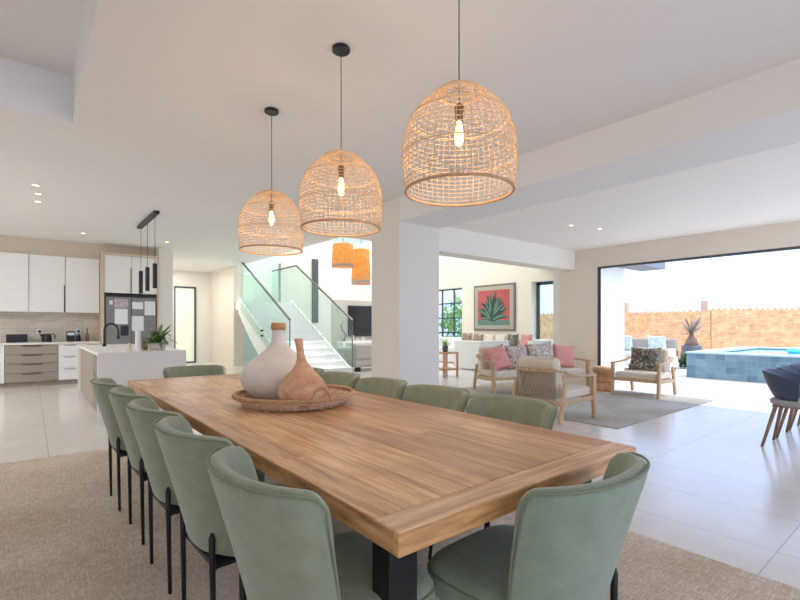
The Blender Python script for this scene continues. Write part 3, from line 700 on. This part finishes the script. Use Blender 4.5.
# sink tap
r = empty('kitchen_tap', (1.12, 9.0, .90), 0, 'black arched kitchen tap on the island', 'tap')
arc = [(0, 0, 0), (0, 0, .26)] + [(.10-.10*math.cos(a), .02*math.sin(a), .26+.12*math.sin(a)) for a in [PI*k/12 for k in range(1, 12)]] + [(.2, 0, .26), (.2, 0, .17)]
arc = [(x-.16, y, z) for x, y, z in arc]
MB().tube(arc, .016, 10).build('spout', 'black', r, smooth=True); MB().lathe([(0, 0), (.03, 0), (.028, .03), (.02, .05)], 20, (-.16, 0, 0)).build('base', 'black', r, smooth=True)
MB().bar((-.16, 0, .06), (-.16, -.09, .1), .014).build('lever', 'black', r)
MB().tube([(.04, 0, .12), (.04, 0, .17)], .02, 10).build('spray_head', 'black', r, smooth=True)
r = empty('candle', (1.155, 7.15, .90), 0, 'tall white pillar candle on the island', 'candle')
MB().lathe([(0, 0), (.036, 0), (.036, .285), (.03, .29), (0, .285)], 24).build('wax', 'white', r, smooth=False); MB().tube([(0, 0, .285), (0, 0, .30)], .002, 5).build('wick', 'black', r)
o = MB().lathe([(0, 0), (.03, 0), (.045, .03), (.045, .09), (.035, .12), (.02, .125)], 20).build('jar', 'jar', None, (1.27, 7.35, .90), smooth=True); tag(o, 'small brown jar between candle and potted plant', 'jar')
o = MB().lathe([(0, 0), (.025, 0), (.03, .02), (.018, .05), (.024, .075), (.018, .1), (0, .105)], 18).build('ornament', 'linen', None, (1.06, 7.2, .90), smooth=True); tag(o, 'small beige ornament left of the pillar candle', 'ornament')
def leaf(m, base, az, el, L, w, droop=.6, n=6):
    """one curved leaf blade"""
    b = Vector(base); d = Vector((math.cos(az)*math.cos(el), math.sin(az)*math.cos(el), math.sin(el))); side = Vector((-math.sin(az), math.cos(az), 0))
    p = b.copy(); vs = []
    for i in range(n+1):
        t_ = i/n; ww = w*math.sin(PI*min(.98, .08+t_*.92))**.7 if i < n else .001
        vs += [p-side*ww/2, p+side*ww/2]
        p = p+d*(L/n); d = (d+Vector((0, 0, -droop/n))).normalized()
    m.add(vs, [(2*i, 2*i+2, 2*i+3, 2*i+1) for i in range(n)])
r = empty('potted_plant', (1.40, 7.2, .90), 0, 'leafy green plant in a low beige bowl on the island', 'plant')
MB().lathe([(0, 0), (.09, 0), (.115, .04), (.118, .1), (.105, .1), (.1, .08), (0, .08)], 28).build('pot', 'clay', r, smooth=True)
m = MB(); rnd = random.Random(3)
for k in range(70):
    az = rnd.uniform(0, 2*PI); L_ = rnd.uniform(.12, .30)
    leaf(m, (.04*math.cos(az), .04*math.sin(az), .09+rnd.uniform(0, .1)), az, rnd.uniform(.1, 1.2), L_, rnd.uniform(.035, .06), rnd.uniform(.6, 2.2))
m.build('foliage', 'leaf', r)
# linear kitchen pendant
r = empty('linear_pendant', (1.57, 8.85, CH), 0, 'black bar pendant with three slim cylinders over the kitchen island', 'pendant lamp')
MB().box(-.04, .04, -.75, .75, -.05, 0).build('ceiling_bar', 'black', r, bevel=.003)
for (yy, z0, z1) in ((.60, 1.83, 2.24), (0, 1.84, 2.25), (-.60, 1.85, 2.25)):
    s = MB().lathe([(.03, z0-CH), (.034, z0-CH), (.034, z1-CH), (.0, z1-CH)], 20, (0, yy, 0), cap=False).build('cylinder_shade', 'black', r, smooth=False)
    MB().tube([(0, yy, z1-CH), (0, yy, -.05)], .004, 5).build('cord', 'black', s)
    MB().lathe([(0, 0), (.03, 0), (.03, .01), (0, .01)], 16, (0, yy, z0-CH+.02), cap=False).build('lamp', 'downlight', s)

# ------------------------------------------------------------------ hall furniture
r = empty('television', (9.78, 14.42, .85), 0, 'large black flat television on a grey wall panel', 'television')
MB().box(-.6, .75, -.03, .03, 0, 1.15).build('bezel', 'blackgloss', r, bevel=.004); MB().box(-.585, .735, -.034, -.031, .015, 1.135).build('screen', 'tv', r)
MB().box(-.3, .3, .03, .055, .3, .8).build('wall_mount', 'black', r)
struct('trim_panel', MB().box(8.52, 11.2, 14.46, 14.5, 0, 2.2), 'plaster', 'grey plaster feature panel behind the television')
r = empty('sofa', (7.9, 10.75, 0), 0, 'grey rounded sofa end beside the foot of the stairs', 'sofa')
MB().box(-1.15, 1.1, -.48, .45, .12, .45).build('base', 'sofag', r, bevel=.06, bseg=4); MB().box(-1.15, 1.1, -.50, -.25, .3, .78).build('backrest', 'sofag', r, bevel=.08, bseg=5)
MB().box(-1.18, -.9, -.45, .47, .14, .66).build('armrest', 'sofag', r, bevel=.1, bseg=5); MB().box(.85, 1.13, -.45, .47, .14, .66).build('armrest', 'sofag', r, bevel=.1, bseg=5)
MB().box(-.88, .83, -.24, .46, .45, .55).build('seat_cushion', 'sofag', r, bevel=.04, bseg=3)
for x in (-1.0, .95):
    for y in (-.38, .35): MB().box(x-.06, x+.06, y-.06, y+.06, 0, .12).build('foot', 'black', r)
r = empty('console_table', (9.6, 14.1, 0), 0, 'low white console under the television', 'console table')
MB().box(-1, 1.2, -.2, .2, .62, .70).build('top', 'white', r, bevel=.004); MB().box(-.95, -.87, -.2, .2, 0, .62).box(1.05, 1.13, -.2, .2, 0, .62).build('end_panel', 'white', r)
rnd = random.Random(5)
for i, x in enumerate((8.95, 9.15, 9.36, 9.6)):
    h = (.12, .2, .1, .14)[i]
    o = MB().lathe([(0, 0), (.05, 0), (.06, h*.4), (.03, h*.75), (.035, h), (.0, h)], 14).build('ornament', 'clay', None, (x, 14.05, .70), smooth=True)
    tag(o, 'small pale ornament on the console under the television', 'ornament', 'ornaments on the television console')
r = empty('driftwood_sculpture', (8.74, 14.02, .70), 0, 'dark wavy driftwood sculpture standing left of the television', 'sculpture')
MB().lathe([(0, 0), (.08, 0), (.08, .03), (0, .03)], 20).build('base', 'black', r)
MB().tube([(0, 0, .03), (.1, 0, .2), (-.05, 0, .38), (-.12, 0, .55), (.02, 0, .75)], [.03, .03, .025, .025, .01], 8).build('branch', 'walnut', r, smooth=True)

# ------------------------------------------------------------------ painting
r = empty('agave_painting', (11.995, 9.86, 1.85), 0, 'framed painting of a green agave on a pink red ground', 'painting')
MB().box(-.05, 0, -.865, .865, -.77, .77).build('frame', 'fr', r, bevel=.006)
MB().box(-.056, -.051, -.80, .80, -.705, .705).build('mount', 'mat', r)
MB().box(-.062, -.057, -.67, .67, -.58, .58).build('canvas', 'canvas', r)
MB().box(-.0635, -.0625, -.67, .67, -.58, -.42).build('painted_ground', 'canvas_d', r)
m1, m2 = MB(), MB(); rnd = random.Random(11)
for k in range(19):
    a = -1.45+2.9*k/18 + rnd.uniform(-.06, .06)
    L_ = (1.0-.35*abs(a)/1.45)*rnd.uniform(.85, 1.0); w = rnd.uniform(.17, .23)
    bx, bz = rnd.uniform(-.08, .08), -.42
    tx, tz = bx+math.sin(a)*L_*.95, bz+math.cos(a)*L_
    tz = max(tz, -.50) ; tx = max(-.64, min(.64, tx))
    d = Vector((tx-bx, tz-bz)); n = Vector((-d.y, d.x)).normalized()
    def P_(t_, s): 
        ww = w*(.55+1.2*t_)*(1-t_)**.6*.9
        q = Vector((bx, bz))+d*t_+n*ww*s+Vector((0, .06*math.sin(PI*t_))); return (-.0645-.0004*k, -q.x, q.y)
    steps = [0, .15, .3, .45, .6, .75, .88, 1]
    vs = [P_(t_, s) for t_ in steps for s in (-.5, .5)]
    m1.add(vs, [(2*i, 2*i+1, 2*i+3, 2*i+2) for i in range(7)])
    vs = [(x-.0002, y, z) for t_ in steps for (x, y, z) in (P_(t_, -.02), P_(t_, .34))]
    if k % 3 != 1: m2.add(vs, [(2*i, 2*i+1, 2*i+3, 2*i+2) for i in range(7)])
m1.build('agave_leaves', 'ag1', r); m2.build('leaf_highlights', 'ag2', r)

# ------------------------------------------------------------------ cushions
def cushion(name, loc, w, h, th, rot, mat, label, group=None, cat='cushion'):
    m = MB()
    def f(sgn):
        def g(u, v):
            a, b_ = u*2-1, v*2-1
            k = ((1-a**4)*(1-b_**4))**.45
            pin = 1-.10*(1-abs(a))*(abs(b_)**3)
            pin2 = 1-.10*(1-abs(b_))*(abs(a)**3)
            return (a*w/2*pin2, sgn*th/2*k, b_*h/2*pin)
        return g
    m.grid(f(1), 12, 12); m.grid(f(-1), 12, 12)
    o = m.build(name, mat, None, loc, smooth=True, rot=rot)
    bm = bmesh.new(); bm.from_mesh(o.data); bmesh.ops.remove_doubles(bm, verts=bm.verts, dist=.0008); bmesh.ops.recalc_face_normals(bm, faces=bm.faces); bm.to_mesh(o.data); bm.free()
    return tag(o, label, cat, group)

# ------------------------------------------------------------------ white sofas by the painting
def boxsofa(name, x0, x1, y0, y1, h, label, backside):
    r = empty(name, ((x0+x1)/2, (y0+y1)/2, 0), 0, label, 'sofa'); a, b_ = (x1-x0)/2, (y1-y0)/2
    MB().box(-a+.02, a-.02, -b_+.02, b_-.02, .03, .42).build('base', 'sofa', r, bevel=.02)
    if backside == 'Y':
        MB().box(-a, a, -b_, -b_+.22, .03, h).build('backrest', 'sofa', r, bevel=.015)
        MB().box(-a, -a+.2, -b_+.22, b_, .03, h-.0).build('armrest', 'sofa', r, bevel=.015)
        MB().box(-a+.22, a-.05, -b_+.24, b_-.02, .42, .52).build('seat_cushion', 'sofa', r, bevel=.03, bseg=3)
    else:
        MB().box(a-.22, a, -b_, b_, .03, h).build('backrest', 'sofa', r, bevel=.015)
        MB().box(-a, a-.22, -b_, -b_+.2, .03, h-.02).build('armrest', 'sofa', r, bevel=.015); MB().box(-a, a-.22, b_-.2, b_, .03, h-.02).build('armrest', 'sofa', r, bevel=.015)
        MB().box(-a+.02, a-.24, -b_+.22, b_-.22, .42, .52).build('seat_cushion', 'sofa', r, bevel=.03, bseg=3)
boxsofa('sofa', 9.62, 10.9, 8.42, 9.4, .82, 'white box sofa seen from behind, in front of the agave painting', 'Y')
boxsofa('sofa', 10.93, 11.9, 7.6, 12.4, .84, 'long white sofa against the wall under the agave painting', 'X')
cc = [(10.65, .44, 'frond', 'patterned frond cushion at the left end of the long white sofa'), (10.15, .42, 'frond', 'dark leaf cushion, second from the left on the long white sofa'), (9.65, .40, 'linen', 'plain beige cushion, third along the long white sofa'), (9.2, .40, 'linen', 'plain beige cushion in the middle of the long white sofa'), (8.75, .42, 'jungle', 'dark green print cushion on the long white sofa'), (8.25, .42, 'pink', 'pink print cushion at the right end of the long white sofa')]
for y, s_, mt, lb in cc: cushion('throw_cushion', (11.5, y, .52+s_/2+.06), s_, s_, .13, (-.22, 0, -PI/2), mt, lb, 'cushions on the long white sofa')
# side table with plant
r = empty('side_table', (7.98, 8.1, 0), 0, 'small two-tier orange wood side table behind the column', 'side table')
MB().box(-.26, .26, -.22, .22, .56, .6).build('top', 'stump', r, bevel=.004); MB().box(-.26, .26, -.22, .22, .16, .2).build('shelf', 'stump', r, bevel=.004)
for sx in (-.23, .23):
    for sy in (-.19, .19): MB().box(sx-.02, sx+.02, sy-.02, sy+.02, 0, .56).build('leg', 'stump', r)
r = empty('potted_succulent', (7.98, 8.1, .60), 0, 'small bright green succulent in a grey pot on the orange side table', 'plant')
MB().lathe([(0, 0), (.06, 0), (.08, .15), (.07, .15), (0, .13)], 20).build('pot', 'planter', r, smooth=True)
m = MB(); rnd = random.Random(8)
for k in range(26): leaf(m, (0, 0, .13), rnd.uniform(0, 6.28), rnd.uniform(.3, 1.4), rnd.uniform(.16, .28), .04, .5)
m.build('foliage', 'leaf_l', r)

# ------------------------------------------------------------------ wooden lounge chairs (face +Y local)
def make_lchair(w=.78):
    r = empty('lounge_chair', (0, 0, 0)); a = w/2
    d0, d1 = -.36, .40
    for s in (-1, 1):
        MB().bar((s*a, d1-.02, 0), (s*a, d1-.05, .56), .045, .075, up=(0, 1, 0)).build('leg', 'teak', r, bevel=.006)
        MB().bar((s*(a-.02), d0-.06, 0), (s*(a-.02), d0+.06, .50), .04, .065, up=(0, 1, 0)).build('leg', 'teak', r, bevel=.006)
        arm = [(s*a, d1, .565), (s*a, d1-.25, .575), (s*a, .0, .58), (s*(a-.01), d0+.22, .60), (s*(a-.03), d0+.05, .645), (s*(a-.10), d0-.04, .665)]
        m = MB()
        for p, q in zip(arm, arm[1:]): m.bar(p, q, .055, .03)
        m.build('armrest', 'teak', r, bevel=.006)
        MB().bar((s*(a-.01), d1-.05, .27), (s*(a-.01), d0, .25), .03, .06).build('side_rail', 'teak', r, bevel=.004)
    MB().bar((-a, d1-.04, .28), (a, d1-.04, .28), .035, .06).build('front_rail', 'teak', r, bevel=.004)
    MB().bar((-a+.02, d0-.02, .25), (a-.02, d0-.02, .25), .035, .06).build('rear_rail', 'teak', r, bevel=.004)
    # rope back
    n = 24; rp = MB()
    top = lambda t_: ((t_-.5)*2*(a-.10), d0-.05-.05*math.cos((t_-.5)*PI), .66)
    m = MB(); pts = [top(k/10) for k in range(11)]
    for p, q in zip(pts, pts[1:]): m.bar(p, q, .035, .045)
    m.build('top_rail', 'teak', r, bevel=.004)
    for k in range(n+1):
        t_ = k/n; p = top(t_); rp.tube([p, ((t_-.5)*2*(a-.12), d0-.01, .27)], .0065, 5)
    rp.build('rope_back', 'rope', r, smooth=True)
    MB().box(-a+.035, a-.035, d0+.06, d1-.03, .29, .41).build('seat_cushion', 'linen', r, bevel=.035, bseg=4)
    bc = MB().box(-a+.09, a-.09, -.075, .075, 0, .46).build('back_cushion', 'linen', r, bevel=.06, bseg=4); bc.location = (0, d0+.10, .37); bc.rotation_euler = (.2, 0, 0)
    return r
lc = make_lchair()
lc.location = (5.55, 3.55, .013); lc.rotation_euler = (0, 0, -PI/2)
tag(lc, 'teak lounge chair with a rope back, seen from behind', 'armchair', 'teak rope-back lounge chairs')
lc2 = copy_tree(lc, (8.60, 3.66, .013), PI/2+.02, 'teak lounge chair facing the room with a dark jungle cushion, by the sliding door')
sf = make_lchair(2.05); sf.name = 'lounge_settee'
sf.location = (7.5, 5.27, .013); sf.rotation_euler = (0, 0, PI-.36)
tag(sf, 'wide teak two-seat settee with pink and palm cushions behind the rope-back chair', 'settee')
cushion('throw_cushion', (8.66, 3.67, .42+.22), .52, .44, .16, (.3, 0, PI/2+.04), 'jungle', 'dark jungle print cushion on the lounge chair by the sliding door')
def along(t_, back=0, z=.62):   # along the settee, t_ left to right as seen
    a = sf.rotation_euler.z; lx = .85-1.7*t_; ly = -.10+back
    return (7.5+lx*math.cos(a)-ly*math.sin(a), 5.27+lx*math.sin(a)+ly*math.cos(a), z)
cushion('throw_cushion', along(.06, .12, .635), .50, .46, .17, (.35, .25, PI-.2), 'pink', 'pink coral print cushion at the left end of the teak settee')
cushion('throw_cushion', along(.34, .04, .64), .48, .46, .15, (.25, 0, PI-.36), 'palm', 'grey leaf print cushion, second from the left on the settee')
cushion('throw_cushion', along(.66, .04, .66), .60, .52, .16, (.25, .1, PI-.36), 'palm', 'large palm leaf cushion right of the middle of the settee')
cushion('throw_cushion', along(.94, .10, .64), .48, .46, .16, (.3, -.15, PI-.5), 'pink', 'pink coral print cushion at the right end of the settee')
# stool
r = empty('carved_stool', (8.52, 4.36, .013), 0, 'round carved wooden drum stool between the lounge chairs', 'stool')
MB().lathe([(0, 0), (.16, 0), (.185, .02), (.185, .08), (.165, .13), (.135, .2), (.13, .25), (.15, .30), (.19, .35), (.20, .37), (.20, .43), (.19, .45), (0, .45)], 40).build('body', 'stump', r, smooth=True)
MB().lathe([(.14, .155), (.168, .17), (.168, .185), (.14, .2)], 40, cap=False).build('carved_band', 'edge', r, smooth=True)

# ------------------------------------------------------------------ outdoors
r = empty('outdoor_sofa', (13.5, 5.85, 0), PI/2, 'white outdoor sofa on the patio beyond the lounge chair', 'sofa')
MB().box(-.85, .85, -.4, .4, .1, .38).build('base', 'white', r, bevel=.02); MB().box(-.85, .85, -.4, -.22, .38, .88).build('backrest', 'sofag', r, bevel=.04)
MB().box(-.85, -.71, -.38, .4, .38, .62).build('armrest', 'sofa', r, bevel=.03); MB().box(.71, .85, -.38, .4, .38, .62).build('armrest', 'sofa', r, bevel=.03)
MB().box(-.70, .70, -.2, .4, .385, .52).build('seat_cushion', 'sofa', r, bevel=.04)
for x in (-.78, .78):
    for y in (-.3, .3): MB().box(x-.03, x+.03, y-.03, y+.03, -.01, .1).build('foot', 'black', r)
cushion('throw_cushion', (13.52, 6.3, .75), .5, .46, .15, (-.2, 0, PI/2), 'paleblue', 'pale blue print cushion at the left end of the outdoor sofa')
cushion('throw_cushion', (13.52, 5.4, .75), .5, .46, .15, (-.2, 0, PI/2), 'paleblue', 'pale blue print cushion at the right end of the outdoor sofa')
# pool
r = empty('raised_pool', (12.4, 4.28, 0), 0, 'raised blue tiled plunge pool on the patio', 'pool')
PX1, PYm, PH = 4.6, -9, .62
MB().box(0, .3, PYm, 0, -.01, PH-.04).box(.3, PX1, -.3, 0, -.01, PH-.04).box(PX1-.3, PX1, PYm, -.3, -.01, PH-.04).build('tiled_wall', 'pool', r)
MB().box(-.02, .42, PYm, .02, PH-.04, PH).box(.42, PX1+.02, -.42, .02, PH-.04, PH).box(PX1-.42, PX1+.02, PYm, -.42, PH-.04, PH).build('coping', 'coping', r, bevel=.004)
MB().box(.3, PX1-.3, PYm, -.3, .3, PH-.055).build('water', 'water', r)
o = MB().lathe([(0, 0), (.14, 0), (.17, .03), (.15, .08), (.08, .11), (0, .12)], 24).build('pool_float', 'turq', None, (14.9, 2.7, PH-.05), smooth=True); tag(o, 'bright turquoise float on the pool water', 'pool float')
# fence sections
def fence(p0, p1, h, label):
    p0 = Vector(p0); p1 = Vector(p1); d = p1-p0; L_ = d.length; ang = math.atan2(d.y, d.x)
    r = empty('reed_fence', (p0.x, p0.y, 0), ang, label, 'fence', 'reed fence panels')
    m = MB().box(0, L_, -.03, .03, -.01, h)
    m.build('reed_panel', 'reed_l', r)
    t_ = MB(); rnd = random.Random(int(L_*10)); x = 0
    while x < L_:
        w = rnd.uniform(.10, .2); hh = rnd.uniform(.05, .12)
        t_.add([(x, -.02, h-.001), (x+w, -.02, h-.001), (x+w*.5, -.02, h+hh), (x, .02, h-.001), (x+w, .02, h-.001), (x+w*.5, .02, h+hh)], [(0, 1, 2), (3, 5, 4), (0, 2, 5, 3), (1, 4, 5, 2)]); x += w*1.3
    t_.build('ragged_top', 'reed_l', r)
M['reed_l'] = brick_mat('reed_fence_panel', (238, 194, 150), (218, 170, 124), (200, 152, 110), .22, .06, .008, .9, rot=(PI/2, 0, 0), offs=.37, bump=.3, noise=.9)
fence((19.1, 16.0), (20.2, 6.14), 1.80, 'long golden reed fence behind the outdoor sofa')
fence((20.2, 6.13), (27, -4), 1.85, 'golden reed fence receding behind the pool')
for x, y, lb in ((19.9, 9.35, 'short grey post above the reed fence by the white wall'), (20.4, 6.5, 'grey post above the reed fence at its corner')):
    o = MB().box(-.11, .11, -.11, .11, -.01, 2.25).build('fence_post', 'fpost', None, (x+.3, y, 0), bevel=.01); tag(o, lb, 'post')
# spiky palm in planter
r = empty('potted_dracaena', (15.75, 5.3, -.01), 0, 'spiky palm-like plant in a dark grey planter by the pool', 'plant')
MB().lathe([(0, 0), (.2, 0), (.26, .3), (.27, .62), (.24, .66), (.2, .64), (0, .62)], 28).build('planter', 'planter', r, smooth=True)
MB().lathe([(0, .62), (.2, .62), (.15, .8), (.07, .95), (.05, 1.1), (0, 1.12)], 16).build('trunk', 'bark', r, smooth=True)
m = MB(); rnd = random.Random(4)
for k in range(70): leaf(m, (0, 0, 1.05), rnd.uniform(0, 6.28), rnd.uniform(-.25, 1.2), rnd.uniform(.42, .64), .05, .12)
m.build('spiky_leaves', 'spike', r)
m = MB()
for k in range(80):
    az = rnd.uniform(0, 6.28); leaf(m, (rnd.uniform(-.12, .12), rnd.uniform(-.12, .12), rnd.uniform(0, .2)), az, rnd.uniform(.3, 1.4), rnd.uniform(.2, .42), .06, .8)
o = m.build('low_bush', 'leaf_d', None, (14.9, 5.2, -.01)); tag(o, 'small dark green bush beside the pool corner', 'bush')
# garden seen through the grid window
for i, (x, y, s) in enumerate(((17.2, 16.0, 1.4), (20.5, 19.0, 1.9), (16.6, 19.6, 1.3))):
    m = MB(); rnd = random.Random(20+i)
    for k in range(700):
        v = Vector((rnd.gauss(0, 1), rnd.gauss(0, 1), rnd.gauss(0, 1))).normalized()*s*rnd.uniform(.5, 1)
        az = rnd.uniform(0, 6.28); leaf(m, (v.x, v.y, v.z*.9+1.35), az, rnd.uniform(-.2, 1.2), .35, .14, .6, 3)
    r = empty('garden_shrub', (x, y, -.01), 0, ('pale green garden shrub seen through the left part of the grid window', 'tall green garden shrub behind the others outside the grid window', 'green garden shrub far left outside the grid window')[i], 'shrub', 'garden shrubs')
    m.build('foliage', 'hedge', r); MB().tube([(0, 0, 0), (.05, 0, 1.3)], [.07, .04], 8).build('stem', 'bark', r)

# outdoor-style dining chairs at right
def make_shell():
    r = empty('shell_chair', (0, 0, 0))
    def f(u, v):
        a = (u*2-1)*1.9
        zt = v
        rad = .12+.165*zt**.6
        z = .46+(.33*zt)*(.72+.28*math.cos(a*.8))
        return (rad*math.sin(a)*1.02, -rad*math.cos(a)*.95, z)
    MB().grid(f, 30, 8).build('shell', 'navy', r, smooth=True, solid=.016, sub=1)
    MB().lathe([(0, .425), (.17, .425), (.2, .44), (.205, .475), (.19, .49), (0, .492)], 28).build('seat', 'greyseat', r, smooth=True)
    for sx in (-1, 1):
        for sy in (-1, 1):
            MB().tube([(sx*.13, sy*.13, .43), (sx*.225, sy*.225, 0)], [.02, .013], 10).build('leg', 'walnut', r, smooth=True)
    MB().tube([(-.15, -.15, .425), (.15, -.15, .425), (.15, .15, .425), (-.15, .15, .425)], .012, 6, closed=True).build('under_frame', 'walnut', r)
    return r
sc0 = make_shell()
for i, (x, lb) in enumerate(((6.08, 'navy blue shell chair at the right edge of the picture, first of its row'), (6.66, 'navy blue shell chair second in the row at the right edge'), (7.24, 'navy blue shell chair third in the row, almost out of view'))):
    o = sc0 if i == 0 else copy_tree(sc0)
    o.location = (x, 1.10, 0); o.rotation_euler = (0, 0, PI); o['label'] = lb; o['category'] = 'chair'; o['group'] = 'navy shell chairs'

# ------------------------------------------------------------------ light
w = bpy.data.worlds.new('World'); scene.world = w; w.use_nodes = True; nt = w.node_tree
bg = nt.nodes['Background']
tc = N(nt, 'ShaderNodeTexCoord'); sx = N(nt, 'ShaderNodeSeparateXYZ'); nt.links.new(tc.outputs['Generated'], sx.inputs[0])
r = ramp(nt, [(0.3, (244, 244, 250)), (.62, (184, 209, 255)), (1.0, (178, 205, 255))])
mr = N(nt, 'ShaderNodeMapRange'); mr.inputs['From Min'].default_value = -1; nt.links.new(sx.outputs['X'], mr.inputs['Value']); nt.links.new(mr.outputs['Result'], r.inputs['Fac']); nt.links.new(r.outputs['Color'], bg.inputs['Color'])
bg.inputs['Strength'].default_value = 2.3
S = bpy.data.lights.new('sun', 'SUN'); S.energy = 2.2; S.angle = math.radians(1.5); S.color = (1, .96, .9)
so = bpy.data.objects.new('sun', S); COL.objects.link(so); so.rotation_euler = Vector((-.38, .35, -1)).to_track_quat('-Z', 'Y').to_euler()
def area(name, loc, size, sizey, energy, direction, color=(1, 1, 1)):
    A = bpy.data.lights.new(name, 'AREA'); A.shape = 'RECTANGLE'; A.size = size; A.size_y = sizey; A.energy = energy; A.color = color
    o = bpy.data.objects.new(name, A); COL.objects.link(o); o.location = loc; o.rotation_euler = Vector(direction).to_track_quat('-Z', 'Y').to_euler(); return o
area('fill_kitchen', (-2.6, 8.5, 2.9), 3, 5, 260, (.3, 0, -1), (.97, .985, 1))  # added fill under the solid ceiling, brightens the kitchen
area('fill_void', (9.2, 12, 5.9), 4, 4, 170, (0, 0, -1), (.96, 1, .98))  # added fill below the closed roof, lifts the stair void
area('fill_hall', (3.5, 14.6, 3.05), .6, 2.4, 38, (0, 0, -1), (1, .98, .95))  # added fill that brightens the dark hall, no real fitting
area('fill_stair', (5.9, 15.5, 5.9), 1.5, 2, 60, (0, 0, -1), (.9, 1, .95))  # added fill over the landing, the ceiling above is closed

# ------------------------------------------------------------------ camera
cam = bpy.data.cameras.new('camera'); co = bpy.data.objects.new('camera', cam); COL.objects.link(co)
co.location = (0, 0, 1.24); co.rotation_euler = (PI/2, 0, -math.atan(370/458))
cam.sensor_width = 36; cam.lens = 458/800*36; cam.shift_y = 26/800; cam.clip_start = .05
scene.camera = co
scene.view_settings.view_transform = 'Standard'; scene.view_settings.look = 'None'; scene.view_settings.exposure = .38; scene.view_settings.gamma = 1.14
scene.cycles.max_bounces = 10; scene.cycles.diffuse_bounces = 6; scene.cycles.transparent_max_bounces = 12
scene.cycles.use_denoising = True; scene.cycles.sample_clamp_indirect = 8
